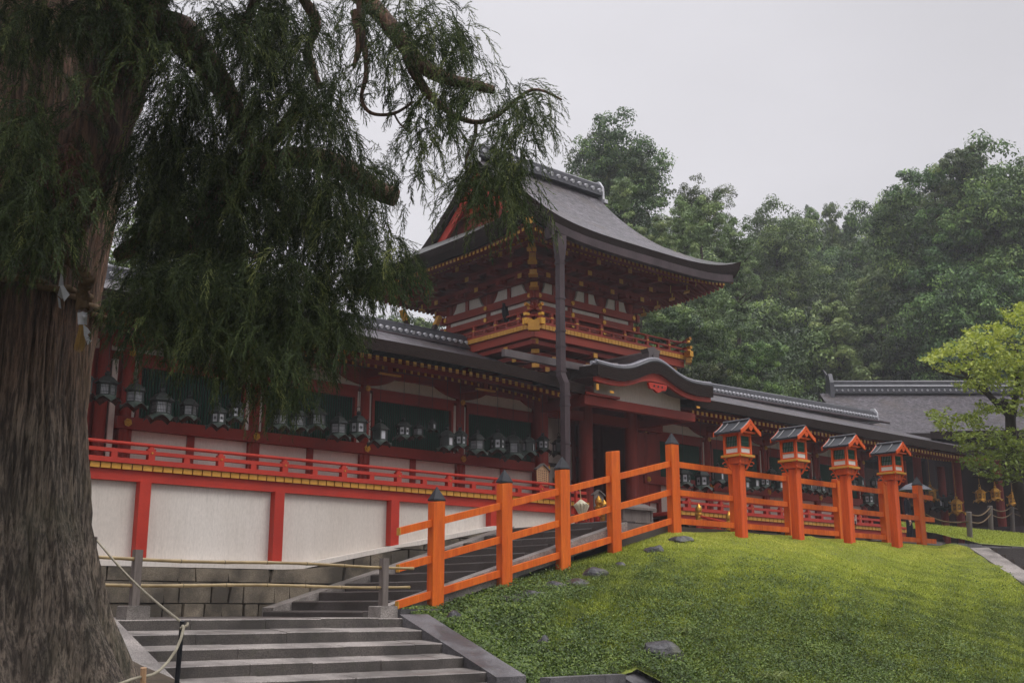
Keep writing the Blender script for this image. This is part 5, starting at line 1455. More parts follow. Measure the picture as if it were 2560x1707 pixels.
# ------------------------------------------------------------------ person with umbrella
def skin_body(name, pts, edges, rad, mat, parent, lvl=2, root=0):
    me = bpy.data.meshes.new(name); me.from_pydata([tuple(p) for p in pts], edges, [])
    o = bpy.data.objects.new(name, me); COL.objects.link(o)
    me.materials.append(mat)
    s = o.modifiers.new('skin', 'SKIN'); s.use_smooth_shade = True
    sv = me.skin_vertices[0] if me.skin_vertices else None
    if sv is None:
        bpy.context.view_layer.objects.active = o
        sv = me.skin_vertices.new(name='').data if hasattr(me.skin_vertices, 'new') else None
    dat = me.skin_vertices[0].data
    for i, r in enumerate(rad):
        r = r if hasattr(r, '__len__') else (r, r); dat[i].radius = r; dat[i].use_root = (i == root)
    sub = o.modifiers.new('sub', 'SUBSURF'); sub.levels = lvl; sub.render_levels = lvl
    if parent is not None: o.parent = parent
    return o
SKINM = painted('skin', srgb(206,162,136), srgb(196,150,124), 8, .5, (1,1,1), .05)
CLOTH = painted('dark_blue_clothes', srgb(38,40,54), srgb(28,30,40), 5, .85, (1,1,1), .2, 30, .2)
HAIRM = painted('black_hair', srgb(26,24,24), srgb(18,17,17), 20, .5, (1,1,.2), .3)
pf = atY(2276, 1345, 18.0)
pz = 1.76
person = thing('person', 'person in dark clothes under a dark umbrella behind the last fence post', 'person', (pf.x, 18.0, pz), R(20))
H = 1.66
P3 = [(0,0,.92),(0,.0,1.08),(0,.01,1.24),(0,.02,1.38),(0,.03,1.46),(0,-.0,1.53),
      (.17,.02,1.38),(.24,-.0,1.14),(.20,-.16,1.26),(.19,-.20,1.30),
      (-.17,.02,1.38),(-.23,.03,1.12),(-.24,-.04,.88),(-.24,-.06,.80),
      (.09,0,.88),(.10,-.03,.50),(.10,.02,.09),(.10,-.10,.03),
      (-.09,0,.88),(-.10,.02,.50),(-.10,.06,.09),(-.10,-.05,.03)]
E3 = [(0,1),(1,2),(2,3),(3,4),(4,5),(3,6),(6,7),(7,8),(8,9),(3,10),(10,11),(11,12),(12,13),(0,14),(14,15),(15,16),(16,17),(0,18),(18,19),(19,20),(20,21)]
R3 = [(.13,.10),(.125,.095),(.15,.105),(.14,.09),(.05,.05),(.05,.05),.06,.048,.036,.03,.06,.046,.036,.03,.085,.06,.045,.04,.085,.06,.045,.04]
body = skin_body('body', P3, E3, R3, CLOTH, person)
m = MB()
def ellipsoid(mb, c, r, nu=14, nv=10):
    vs = []; 
    for i in range(nv+1):
        a = math.pi*i/nv
        for k in range(nu): b_ = 2*math.pi*k/nu; vs.append((c[0]+r[0]*math.sin(a)*math.cos(b_), c[1]+r[1]*math.sin(a)*math.sin(b_), c[2]+r[2]*math.cos(a)))
    mb.add(vs, [(i*nu+k, i*nu+(k+1) % nu, (i+1)*nu+(k+1) % nu, (i+1)*nu+k) for i in range(nv) for k in range(nu)])
zero = Vector((0,0,0))
ellipsoid(m, (0, -.005, 1.575), (.073, .092, .112)); m.lathe([(.045, 0), (.042, .12)], (0, .01, 1.44), 10); ellipsoid(m, (0, -.10, 1.565), (.013, .022, .022), 8, 6)
for s in (-1, 1): ellipsoid(m, (s*.075, 0, 1.575), (.012, .022, .032), 8, 6)
m.build('head', SKINM, person, org=zero, smooth=True)
m = MB(); ellipsoid(m, (0, .018, 1.60), (.083, .098, .105)); o = m.build('hair', HAIRM, person, org=zero, smooth=True)
m = MB()
for s in (-1, 1): ellipsoid(m, (s*.03, -.088, 1.585), (.010, .006, .007), 8, 6)
m.tube([(-.024, -.093, 1.525), (.024, -.093, 1.525)], .005, 6); m.build('face_features', HAIRM, person, org=zero)
def hand(c, fwd, parent, curl=.6):
    m = MB(); c = Vector(c); fwd = Vector(fwd).normalized(); sd_ = fwd.cross(Vector((0, 0, 1))); sd_ = sd_.normalized() if sd_.length > .1 else Vector((1, 0, 0)); dn = sd_.cross(fwd)
    m.tube([c-fwd*.01, c+fwd*.04, c+fwd*.085], [.028, .038, .034], 8)
    for k, l in enumerate((.065, .078, .074, .058)):
        b_ = c+fwd*.085+sd_*(-.027+.018*k); m.tube([b_, b_+fwd*l*.45-dn*l*.1*curl, b_+fwd*l*.75-dn*l*.5*curl, b_+fwd*l*.6-dn*l*.95*curl], [.0095, .009, .008, .006], 6)
    m.tube([c+fwd*.02-sd_*.03, c+fwd*.05-sd_*.055, c+fwd*.085-sd_*.055], [.012, .011, .008], 6)
    m.build('hand', SKINM, parent, org=zero, smooth=True)
hand((-.245, -.065, .80), (0, -.15, -1), person); hand((.19, -.21, 1.31), (-.1, -.3, 1), person, 1.0)
m = MB(); m.tube([(-.235, .0, 1.0), (-.245, -.04, .88), (-.247, -.06, .80)], [.04, .036, .028], 8); m.build('bare_forearm', SKINM, person, org=zero, smooth=True)
for s, y in ((1, -.05), (-1, .0)):
    m = MB(); m.prism([(y+.10, 0), (y-.17, 0), (y-.17, .04), (y-.08, .085), (y+.06, .10), (y+.10, .08)], 'x', s*.10-.045, s*.10+.045); m.build('shoe', BLACK, person, org=zero)
um = thing('open_umbrella', 'dark open umbrella held by the person behind the fence', 'umbrella', (pf.x, 18.0, pz), R(20))
m = MB(); m.tube([(.17, -.26, 1.20), (.12, -.22, 1.98)], .009, 6); m.tube([(.17, -.26, 1.20), (.175, -.265, 1.13), (.20, -.25, 1.11), (.21, -.24, 1.15)], .012, 6); m.build('shaft', BLACK, um, org=zero)
m = MB(); vs = [(.12, -.22, 1.97)]; n_ = 16
for (q, dz) in ((.14, -.02), (.28, -.075), (.42, -.16), (.52, -.25)):
    for k in range(n_): a = 2*math.pi*k/n_; rr = q*(1 if k % 2 == 0 else .965); vs.append((.12+rr*math.cos(a), -.22+rr*math.sin(a), 1.96+dz+(.015 if k % 2 and q > .5 else 0)))
m.add(vs, [(0, 1+k, 1+(k+1) % n_) for k in range(n_)]+[(1+i*n_+k, 1+(i+1)*n_+k, 1+(i+1)*n_+(k+1) % n_, 1+i*n_+(k+1) % n_) for i in range(3) for k in range(n_)])
m.build('canopy', painted('dark_umbrella_cloth', srgb(62,62,72), srgb(50,50,60), 4, .35, (1,1,1), .05, 30, .5), um, org=zero)
m = MB()
for k in range(0, n_, 2): a = 2*math.pi*k/n_; m.tube([(.135, -.235, 1.72), (.12+.25*math.cos(a), -.22+.25*math.sin(a), 1.88)], .003, 4)
m.build('ribs', BLACK, um, org=zero)

# ------------------------------------------------------------------ crow on the balcony rail
cb = atX(1254, 779, 19.60)
crow = thing('crow', 'black crow perched on the upper balcony rail of the gate', 'bird', (19.72, cb.y, 7.80), R(200))
spine = [(-.02, 0, .30), (-.0, 0, .36), (.03, 0, .405), (.065, 0, .41), (-.06, 0, .22), (-.10, 0, .13), (-.15, 0, .02), (-.20, 0, -.10), (.0, .05, .10) , (.0, -.05, .10)]
crow_b = skin_body('body', [(0,0,.10), (-.03,0,.02), (.03,0,.20), (.05,0,.28), (.06,0,.345), (.085,0,.36), (-.08,0,-.08), (-.12,0,-.19), (.02,.035,.02), (.04,.035,-.03), (.02,-.035,.02), (.04,-.035,-.03)],
    [(0,1), (0,2), (2,3), (3,4), (4,5), (1,6), (6,7), (0,8), (8,9), (0,10), (10,11)], [(.085,.085), (.07,.06), (.075,.08), (.05,.05), (.05,.045), (.03,.03), (.04,.05), (.015,.05), .02, .01, .02, .01], BLACK, crow)
m = MB(); m.tube([(.11, 0, .36), (.15, 0, .352), (.185, 0, .335)], [.018, .013, .003], 8); m.build('beak', BLACKM, crow, org=zero)
for s in (-1, 1):
    m = MB(); vs = []
    for (x, z, w_) in ((.02, .26, .015), (-.02, .16, .03), (-.07, .02, .03), (-.12, -.10, .015), (-.145, -.17, .004)):
        vs += [(x+.055, s*(.075 if z > -.05 else .05), z-.02), (x-.02, s*(.085 if z > -.05 else .05), z+.02), (x-.0, s*.04, z)]
    m.add(vs, [(3*i+a, 3*i+b_, 3*i+3+b_, 3*i+3+a) for i in range(4) for (a, b_) in ((0, 1), (1, 2), (2, 0))]); m.build('wing', BLACK, crow, org=zero)
    ellipsoid(m := MB(), (.095, s*.034, .372), (.006, .004, .006), 6, 5); m.build('eye', BLACKM, crow, org=zero)
m = MB()
for s in (-1, 1):
    m.tube([(.04, s*.035, -.02), (.045, s*.035, -.035)], .007, 6)
    for a in (-.5, 0, .5, 3.14): m.tube([(.045, s*.035, -.033), (.045+.05*math.cos(a), s*.035+.03*math.sin(a), -.030)], .005, 5)
m.build('feet', BLACKM, crow, org=zero)

# ------------------------------------------------------------------ rocks in the bank
def rock(u, v, wpx, hpx, label, dark=1, emb=-.42):
    q = hit(u, v+hpx*.25, lambda x, y: float(mound(x, y)), 14, 45); dep = q.dot(FW); sx_, sz_ = wpx*dep/FPX/2*1.45, hpx*dep/FPX/2*2.3
    r_ = np.random.default_rng(int(u)); m = MB(); ellipsoid(m, (0, 0, 0), (1, 1, 1), 18, 12)
    v_ = np.array(m.v)
    for _ in range(9):
        n_ = r_.normal(size=3); n_ /= np.linalg.norm(n_); c = r_.uniform(.62, .95); dd = v_@n_; v_ -= np.outer(np.clip(dd-c, 0, None), n_)
    v_ += .05*np.sin(v_[:, [1, 2, 0]]*6+r_.uniform(0, 6, 3))
    ang = math.atan2(RT.y, RT.x); ca, sa = math.cos(ang), math.sin(ang)
    X_, Y_, Z_ = v_[:, 0]*sx_, v_[:, 1]*sx_*.8, v_[:, 2]*sz_
    m.v = [(q.x+a*ca-b_*sa, q.y+a*sa+b_*ca, q.z+sz_*emb+c) for a, b_, c in zip(X_, Y_, Z_)]
    o = m.build('rock', ROCK, None, org=q, smooth=False)
    tag(o, label, 'rock', 'dark rocks half buried in the grass bank')
for args in ((1142, 1545, 52, 48, 'dark wet boulder beside the foot of the first fence post'), (1287, 1490, 60, 30, 'flat dark stone lowest in the line under the fence'), (1335, 1480, 70, 22, 'long low stone in the buried line under the second fence post'),
             (1385, 1462, 56, 24, 'pale-topped stone in the buried line between second and third posts'), (1440, 1450, 60, 22, 'flat stone in the buried line below the third fence post'), (1486, 1428, 56, 28, 'dark sharp-edged slab in the buried line between third and fourth posts'),
             (1548, 1408, 24, 16, 'small pale-topped stone below the fourth fence post'), (1640, 1368, 46, 18, 'low stone half hidden in grass below the fifth fence post'), (1703, 1341, 50, 26, 'dark double-humped rock just below the fifth fence post'),
             (1360, 1600, 30, 30, 'small rounded stone alone low on the grass bank'), (1650, 1620, 98, 48, 'large dark boulder with white streaks low on the grass bank')):
    rock(*args)
# ------------------------------------------------------------------ grass
def unit(a): return a/np.maximum(np.linalg.norm(a, axis=-1, keepdims=True), 1e-9)
def proj(p):
    r_ = p@np.array([tuple(RT), tuple(UP), tuple(FW)]).T
    return 1280+FPX*r_[:, 0]/r_[:, 2], 853.5-FPX*r_[:, 1]/r_[:, 2], r_[:, 2]
def blades(base, length, width, lean, bend, seed):
    r_ = np.random.default_rng(seed); n = len(base)
    a = r_.uniform(0, 2*np.pi, n); dr = np.stack([np.cos(a), np.sin(a), np.zeros(n)], 1)
    w_ = r_.uniform(0, 2*np.pi, n); wd = np.stack([np.cos(w_), np.sin(w_), np.zeros(n)], 1)*width[:, None]
    up = np.array([0, 0, 1.0])
    mid = base + up*(length*.6)[:, None] + dr*(length*lean*.35)[:, None]
    tip = base + up*(length*bend)[:, None] + dr*(length*lean)[:, None]
    v = np.stack([base-wd, base+wd, mid+wd*.6, mid-wd*.6, tip], 1).reshape(-1, 3)
    i = np.arange(n)*5
    tri = np.stack([i, i+1, i+2, i, i+2, i+3, i+3, i+2, i+4], 1)
    return v, tri
N = 520000
r_ = np.random.default_rng(5)
gx = r_.uniform(11.75, 31, N*3); gy = r_.uniform(6.5, 16.6, N*3)
k = mound_keep(gx, gy) & (right_of(gx, gy) > .02)
gx, gy = gx[k], gy[k]
base = np.stack([gx, gy, mound(gx, gy)], 1); u, v, dep = proj(base)
k = (u > -250) & (u < 2900) & (v < 1900) & (gx**2+gy**2 > 12**2)
keepp = r_.uniform(0, 1, len(gx)) < np.clip(22/dep, .4, 1)**1.0
base = base[k & keepp][:N]; n = len(base)
patch = vnoise(base[:, 0], base[:, 1], 1.1, 21); patch2 = vnoise(base[:, 0], base[:, 1], 5.5, 22)
crest = np.clip((base[:, 2]+.3)/1.6, 0, 1)*np.clip((base[:, 0]-15)/4, 0, 1)
ln = r_.uniform(.025, .06, n)*(1+.6*np.clip(patch, -.8, 1))*(1.3-.75*crest)
tone = np.clip(.16+.52*crest+.20*patch+.26*patch2*(1-.45*crest)+r_.normal(0, .14, n), 0, 1)
vv, tri = blades(base, ln, r_.uniform(.004, .0075, n), r_.uniform(.3, 1.1, n), r_.uniform(.45, .95, n), 6)
o = np_mesh('lawn_grass', vv, tri, 3, GRASSM, attrs={'tone': np.repeat(tone, 5)}); o['kind'] = 'stuff'
# small-leaved weeds and moss on the lower, shadier side
M_ = 230000
wx = r_.uniform(11.75, 26, M_*3); wy = r_.uniform(7, 16.3, M_*3)
k = mound_keep(wx, wy)
wx, wy = wx[k], wy[k]; dens = vnoise(wx, wy, 2.2, 31)
pw = np.clip(.62-.80*np.clip((mound(wx, wy, False)+.2)/1.4, 0, 1)+.35*dens + .35*np.clip((14.5-wx)/2, 0, 1), 0, 1)*np.clip((20.5-wx)/4, .12, 1)
k = r_.uniform(0, 1, len(wx)) < pw
wx, wy = wx[k][:M_], wy[k][:M_]; n = len(wx)
b_ = np.stack([wx, wy, mound(wx, wy)+r_.uniform(.0, .10, n)*(1+.8*np.clip(vnoise(wx, wy, 3.0, 33), -.9, 1.2))], 1)
nr = unit(np.stack([r_.normal(0, .6, n)-.1, r_.normal(0, .6, n)-.35, np.abs(r_.normal(.8, .4, n))], 1))
t1 = unit(np.cross(nr, r_.normal(size=(n, 3)))); t2 = np.cross(nr, t1); s = r_.uniform(.010, .026, n)[:, None]*(1+.35*np.clip((15.5-wx)/3, 0, 1))[:, None]
vv = np.stack([b_-t1*s, b_+t2*s*.55, b_+t1*s*1.2, b_-t2*s*.55], 1).reshape(-1, 3)
f = np.arange(n*4).reshape(-1, 4)
o = np_mesh('moss_and_weeds', vv, f, 4, WEED, attrs={'tone': np.repeat(np.clip(r_.normal(.42, .2, n)+.2*vnoise(wx, wy, 4, 35), 0, 1), 4)}); o['kind'] = 'stuff'
# lawn by the rope fence
n = 40000; lx = r_.uniform(32.4, 46, n); ly = r_.uniform(16.8, 19.3, n); k = (lx-33.2) > (17.6-ly)*.6; lx, ly = lx[k], ly[k]; n = len(lx)
b_ = np.stack([lx, ly, lawn(lx, ly)], 1); vv, tri = blades(b_, r_.uniform(.04, .09, n), r_.uniform(.005, .01, n), r_.uniform(.3, 1, n), r_.uniform(.5, .95, n), 8)
o = np_mesh('side_lawn_grass', vv, tri, 3, GRASSM, attrs={'tone': np.repeat(np.clip(r_.normal(.5, .15, n), 0, 1), 5)}); o['kind'] = 'stuff'
# tufts of long grass
for (uu, v_, nb, lb) in ((1712, 1585, 46, 'drooping tuft of long pale grass just uphill of the large boulder'), (1628, 1590, 34, 'tuft of long thin grass hanging over the large white-streaked boulder'), (1932, 1700, 40, 'long grass tuft at the bottom edge of the picture on the lawn'), (1775, 1600, 26, 'thin arching grass tuft uphill and farther along from the large boulder')):
    q = hit(uu, v_, lambda x, y: float(mound(x, y)), 14, 45)
    m = MB()
    for _ in range(nb):
        a = random.uniform(0, 6.28); l = random.uniform(.25, .5); d_ = Vector((math.cos(a), math.sin(a), 0)); b0 = q+Vector((random.uniform(-.1, .1), random.uniform(-.1, .1), -.02)); pts = []
        for i in range(6):
            t = i/5; pts.append(b0+d_*(l*.75*t**1.3)+Vector((0, 0, l*(1.1*t-.95*t*t))))
        m.tube(pts, [.0045, .0045, .004, .0035, .0025, .001], 3)
    o = m.build('grass_tuft', painted('pale_grass_blade', srgb(140,150,86), srgb(112,126,62), 6, .6), None, org=q, recalc=False); tag(o, lb, 'grass tuft', 'tufts of long grass on the bank')

# ------------------------------------------------------------------ big cedar
cd = thing('cedar_tree', 'huge old cedar with stringy bark and drooping branches hung with a straw rope', 'tree', tuple(atD(-95, 1700, 11.1)))
CO = Vector(cd.location)
axis0 = atD(-95, 1000, 11.1)
zs = np.concatenate([np.linspace(-1.6, 1.2, 110), np.linspace(1.23, 8.5, 190)])
na = 560; th = np.linspace(0, 2*np.pi, na, endpoint=False)
rz = np.interp(zs, [-1.6, -.9, -.1, .8, 2.0, 3.2, 4.2, 5.2, 8.5], [2.15, 1.80, 1.50, 1.28, 1.15, 1.17, 1.24, 1.32, 1.2])
TH, ZZ = np.meshgrid(th, zs)
def ring_noise(T, Z, kk, zs_, seed):
    q = np.random.default_rng(seed); t = 0
    for i in range(7):
        k = int(q.integers(max(1, kk//2), kk*2)); t = t+np.sin(k*T+q.uniform(0, 6.28)+zs_*q.uniform(.4, 1.6)*Z+1.2*np.sin(Z*q.uniform(.3, 1.1)+q.uniform(0, 6)))
    return t/3.2
flare = np.clip((1.0-ZZ)/2.4, 0, 1)
rad = np.repeat(rz[:, None], na, 1)*(1+.045*ring_noise(TH, ZZ, 4, .3, 1)*(1+2.2*flare)) + .035*ring_noise(TH, ZZ, 11, .5, 2)*(1+flare) + .020*ring_noise(TH, ZZ, 30, .6, 3) + .012*ring_noise(TH, ZZ, 62, 1.0, 4)
rad = rad - .07*np.clip(ring_noise(TH, ZZ, 9, .5, 8)-.6, 0, 1)*2
def ridged(T, Z, k, seed):
    q = np.random.default_rng(seed); w_ = T*k + 1.6*np.sin(Z*q.uniform(.8, 1.6)+q.uniform(0, 6)+2*np.sin(T*3)) + .9*np.sin(Z*q.uniform(3, 5)+T*q.integers(5, 12)) + .5*np.sin(Z*q.uniform(8, 12)+T*q.integers(14, 30))
    return 1-np.abs(np.sin(w_*.5))
rad = rad + .020*(ridged(TH, ZZ, 96, 21)-.5) + .016*(ridged(TH, ZZ, 130, 22)-.5)*(ring_noise(TH, ZZ, 12, .8, 23)+1) + .05*flare*(ridged(TH, ZZ, 26, 24)-.4)
root = np.clip((.2-ZZ)/1.6, 0, 1)**1.4
rad = rad + root*.38*np.clip(np.cos(TH*7+.9*np.sin(ZZ*1.3)+.6)*.6+np.cos(TH*4+2.0)*.5, -.35, 1)
ax = axis0.x + .0*ZZ; ay = axis0.y
X_, Y_ = ax+rad*np.cos(TH), ay+rad*np.sin(TH)
vs = np.stack([X_, Y_, ZZ], -1).reshape(-1, 3)
i, j = np.meshgrid(np.arange(len(zs)-1), np.arange(na), indexing='ij'); j2 = (j+1) % na
fc = np.stack([i*na+j, i*na+j2, (i+1)*na+j2, (i+1)*na+j], -1).reshape(-1, 4)
np_mesh('trunk', vs, fc, 4, BARK, cd, tuple(CO), smooth=True)
def limb(pts, n=8, name='limb'):
    P_ = [atD(u, v, d+(.45 if d > 9.5 and i_ > 1 else 0)) for i_, (u, v, d, r) in enumerate(pts)]; Rr = [r for (_, _, _, r) in pts]
    # smooth the path
    out = []; rr = []
    for i in range(len(P_)-1):
        p0 = P_[max(i-1, 0)]; p1 = P_[i]; p2 = P_[i+1]; p3 = P_[min(i+2, len(P_)-1)]
        for k in range(5):
            t = k/5; out.append(.5*((2*p1)+(p2-p0)*t+(2*p0-5*p1+4*p2-p3)*t*t+(3*p1-p0-3*p2+p3)*t**3)); rr.append((Rr[i]*(1-t)+Rr[i+1]*t)*random.uniform(.94, 1.06))
    out.append(P_[-1]); rr.append(Rr[-1])
    m = MB(); m.tube(out, rr, n); return m.build(name, BARK, cd, smooth=True)
LIMBS = [
 [(60,640,10.9,.42),(180,420,10.4,.40),(270,240,10.3,.34),(340,110,10.2,.25),(430,75,10.0,.18),(500,140,9.8,.15),(555,215,9.7,.11),(600,300,9.7,.07),(630,400,9.7,.04)],
 [(300,110,10.4,.34),(360,-60,10.3,.30),(480,-160,10,.2),(700,-120,9.7,.12),(860,-40,9.4,.09),(940,25,9.3,.075),(1008,108,9.2,.068),(1060,168,9.1,.062),(1120,198,9.05,.054),(1180,212,9.0,.046),(1236,226,9.0,.034)],
 [(1014,112,9.2,.06),(1036,180,9.1,.045),(1075,240,9.1,.035),(1130,285,9.1,.025),(1190,306,9.05,.022),(1245,288,9.0,.018),(1330,225,8.95,.014),(1405,250,8.9,.008)],
 [(898,-10,9.3,.04),(908,90,9.2,.024),(916,180,9.2,.02),(904,245,9.2,.016),(928,283,9.2,.015),(985,284,9.2,.014),(1035,254,9.2,.010)],
 [(985,284,9.2,.009),(1000,310,9.2,.008),(1028,334,9.2,.006)],
 [(560,470,10.2,.09),(700,400,10,.09),(800,400,9.8,.10),(870,430,9.7,.11),(925,468,9.65,.10),(990,494,9.6,.085)],
 [(480,620,10.6,.12),(545,500,10.4,.11),(610,410,10.3,.11),(700,330,10.2,.07),(760,240,10.1,.05)],
 [(545,520,10.4,.09),(640,470,10.3,.08),(700,500,10.2,.06),(725,560,10.2,.04)],
 [(760,0,9.8,.05),(790,60,9.7,.045),(770,130,9.7,.04),(800,220,9.7,.03)],
 [(640,0,9.9,.05),(610,70,9.9,.04),(600,130,9.8,.03)],
 [(1190,306,9.05,.016),(1186,350,9.0,.014),(1165,400,9.0,.012),(1172,440,9.0,.01)],
 [(890,30,9.3,.05),(900,100,9.25,.04),(885,170,9.2,.012)],
 [(300,640,10.9,.08),(420,560,10.6,.07),(520,600,10.4,.05),(640,640,10.2,.03)],
]
for L_ in LIMBS: limb(L_)
def sprays(anch, length, spread, seed, shoots=15, per=4, bw=.0055, bl=(.035, .065), droop=1.0):
    """feathery drooping sprigs: a bending stem with needle-covered side shoots"""
    q = np.random.default_rng(seed); n = len(anch)
    a = q.uniform(0, 2*np.pi, n); d0 = np.stack([np.cos(a), np.sin(a), q.uniform(-.5, .5, n)], 1)
    t = np.linspace(.05, 1, shoots)[None, :, None]
    L = length[:, None, None]
    down = np.array([0, 0, -1.0])
    stem = anch[:, None, :] + d0[:, None, :]*L*(spread*(t-.42*t*t)) + down*L*droop*(.15*t+.75*t*t)
    tan = unit(d0[:, None, :]*(spread*(1-.84*t)) + down*droop*(.15+1.5*t))
    # side shoots: long strands clothed in short needles that hug the strand
    sh = q.normal(size=(n, shoots, 3)); sh = unit(sh-(sh*tan).sum(-1, keepdims=True)*tan)
    ln = q.uniform(.55, 1, (n, shoots, 1))*.40*L*(1.15-.5*t)
    sdir = unit(tan*1.0+sh*.55+d0[:, None, :]*.25+down*.15*droop)
    kk = np.linspace(.08, 1, per)[None, None, :, None]
    base = stem[:, :, None, :] + sdir[:, :, None, :]*ln[:, :, None, :]*kk + down*(.30*ln[:, :, None, :]*kk**2)
    ldir = unit(sdir[:, :, None, :]+down*(.6*kk))
    nd_ = unit(q.normal(size=(n, shoots, per, 3))*.36 + ldir)
    nl = q.uniform(*bl, (n, shoots, per, 1))
    sd_ = unit(np.cross(nd_, q.normal(size=(n, shoots, per, 3))))*bw
    b0 = base-sd_; b1 = base+sd_; tip = base+nd_*nl
    v = np.stack([b0, b1, tip], 3).reshape(-1, 3)
    # thin stems
    st_sd = unit(np.cross(tan, np.array([.3, .8, .2])))*.0035
    s0 = stem[:, :-1]; s1 = stem[:, 1:]
    sv = np.stack([s0-st_sd[:, :-1], s0+st_sd[:, :-1], s1], 2).reshape(-1, 3)
    tn = np.clip(q.normal(.42, .16, n), 0, 1)[:, None, None]+q.normal(0, .12, (n, shoots, per))
    tone = np.concatenate([np.repeat(np.clip(tn, 0, 1).ravel(), 3), np.full(len(sv), .1)])
    v = np.concatenate([v, sv]); return v, tone
# cluster centre and half sizes in picture pixels, distance, density
CL = [(90,60,170,80,10.0,1.0),(300,20,130,60,9.8,.8),(55,430,80,130,9.4,1.0),(165,470,60,100,9.3,.55),(60,570,110,90,9.35,1.0),(150,330,60,90,9.6,.35),(205,420,35,60,9.4,.3),(230,520,50,60,9.5,.3),
 (410,440,110,130,10.6,1.3),(540,330,140,130,10.3,1.0),(430,250,80,90,10.4,.55),(680,150,95,140,9.9,1.1),(600,60,110,70,9.8,.6),(530,90,60,90,9.9,.45),(755,320,115,120,9.8,.85),(830,250,55,75,9.7,.45),(790,90,50,90,9.7,.45),(700,20,90,40,9.8,.5),
 (470,590,150,110,10.5,1.2),(640,510,130,130,10.2,1.1),(790,540,120,110,9.9,1.0),(905,590,70,60,9.7,.8),(970,660,70,70,9.6,.9),(920,690,60,50,9.6,.7),
 (390,740,90,90,9.8,1.25),(520,740,130,110,9.7,1.4),(690,730,130,110,9.7,1.3),(820,740,80,90,9.6,.9),(460,830,85,60,9.6,.9),(610,860,100,75,9.5,1.1),(740,850,85,75,9.5,.9),(850,830,50,60,9.5,.7),(690,955,60,60,9.4,.8),(560,930,45,40,9.4,.4),(345,830,40,50,9.7,.35),(770,920,50,45,9.4,.5),
 (935,60,60,70,9.3,.8),(1000,165,50,60,9.2,.7),(905,190,35,70,9.2,.45),(950,215,35,40,9.2,.35),(1070,70,60,80,9.1,.75),(1120,120,70,90,9.05,1.0),(1170,190,60,50,9.0,.7),(1000,40,60,50,9.2,.5),(1060,250,45,60,9.1,.9),(1090,320,50,50,9.05,1.0),(1130,260,45,60,9.05,.8),(1070,360,40,30,9.05,.6),
 (1215,250,40,30,9.0,.4),(1290,245,60,40,8.95,.65),(1330,270,50,55,8.9,.9),(1295,330,45,55,8.9,.9),(1360,310,40,40,8.9,.5),(1225,310,50,30,9.0,.6),(1385,265,18,14,8.9,.3),
 (1235,410,70,60,8.95,1.3),(1210,470,75,50,8.95,1.2),(1285,440,55,50,8.9,1.0),(1255,520,60,35,8.95,.8),(1180,430,40,40,9.0,.7),(1310,380,30,30,8.9,.5),
 (985,410,60,40,9.6,.45),(1030,440,40,30,9.6,.4),(920,400,50,50,9.65,.6),(850,440,60,50,9.7,.7),(990,520,45,25,9.6,.3),(860,500,60,40,9.7,.6)]
# the boughs over the top of the picture: they shade the trunk and everything below them
CL += [(-150,-150,260,120,9.8,.6),(150,-190,260,130,9.6,.6),(420,-190,240,130,9.9,.7),(680,-170,200,130,9.9,.7),(100,-420,420,200,9.0,.5),(560,-420,380,200,9.6,.5),(-250,250,160,300,9.2,.5),(60,200,110,50,9.5,.25),(230,170,50,60,9.6,.2),(20,320,70,80,9.4,.6),
       (960,-30,90,40,9.3,.6),(1030,110,60,50,9.1,.6),(1180,215,60,30,9.0,.7),(380,130,70,60,9.6,.5),(470,190,70,60,9.5,.5),(300,80,60,60,9.7,.5)]
A_ = []; Ls = []
q = np.random.default_rng(11)
for (cx_, cy_, rx, ry, dd, dn) in CL:
    n = int(dn*(1 if dd > 9.32 else .62)*rx*ry*math.pi/FPX**2*dd*dd*440)
    ru = np.sqrt(q.uniform(0, 1, n)); aa = q.uniform(0, 2*np.pi, n)
    uu = cx_+rx*ru*np.cos(aa); v_ = cy_-.18*ry+ry*.92*ru*np.sin(aa); d_ = dd+q.normal(0, .38, n)
    A_ += [tuple(atD(a, b, c)) for a, b, c in zip(uu, v_, d_)]
    Ls.append(q.uniform(.22, .46, n)*(1.0 if rx > 45 else .75))
A_ = np.array(A_); Ls = np.concatenate(Ls)
v_, tone = sprays(A_, Ls, 1.0, 12, shoots=12, per=13, bw=.0034, bl=(.022, .038), droop=.8)
ns_ = 6
uu0, vv0, _ = proj(A_)
np_mesh('foliage', v_, np.arange(len(v_)), 3, CEDAR_LEAF, cd, tuple(CO), attrs={'tone': tone})
# a dead brown spray against the trunk
n = 60; B_ = np.array([tuple(atD(a, b, 9.45)) for a, b in zip(q.normal(140, 18, n), q.normal(400, 22, n))])
v_, tone = sprays(B_, q.uniform(.22, .38, n), .45, 13)
np_mesh('dead_spray', v_, np.arange(len(v_)), 3, CEDAR_BROWN, cd, tuple(CO), attrs={'tone': tone})

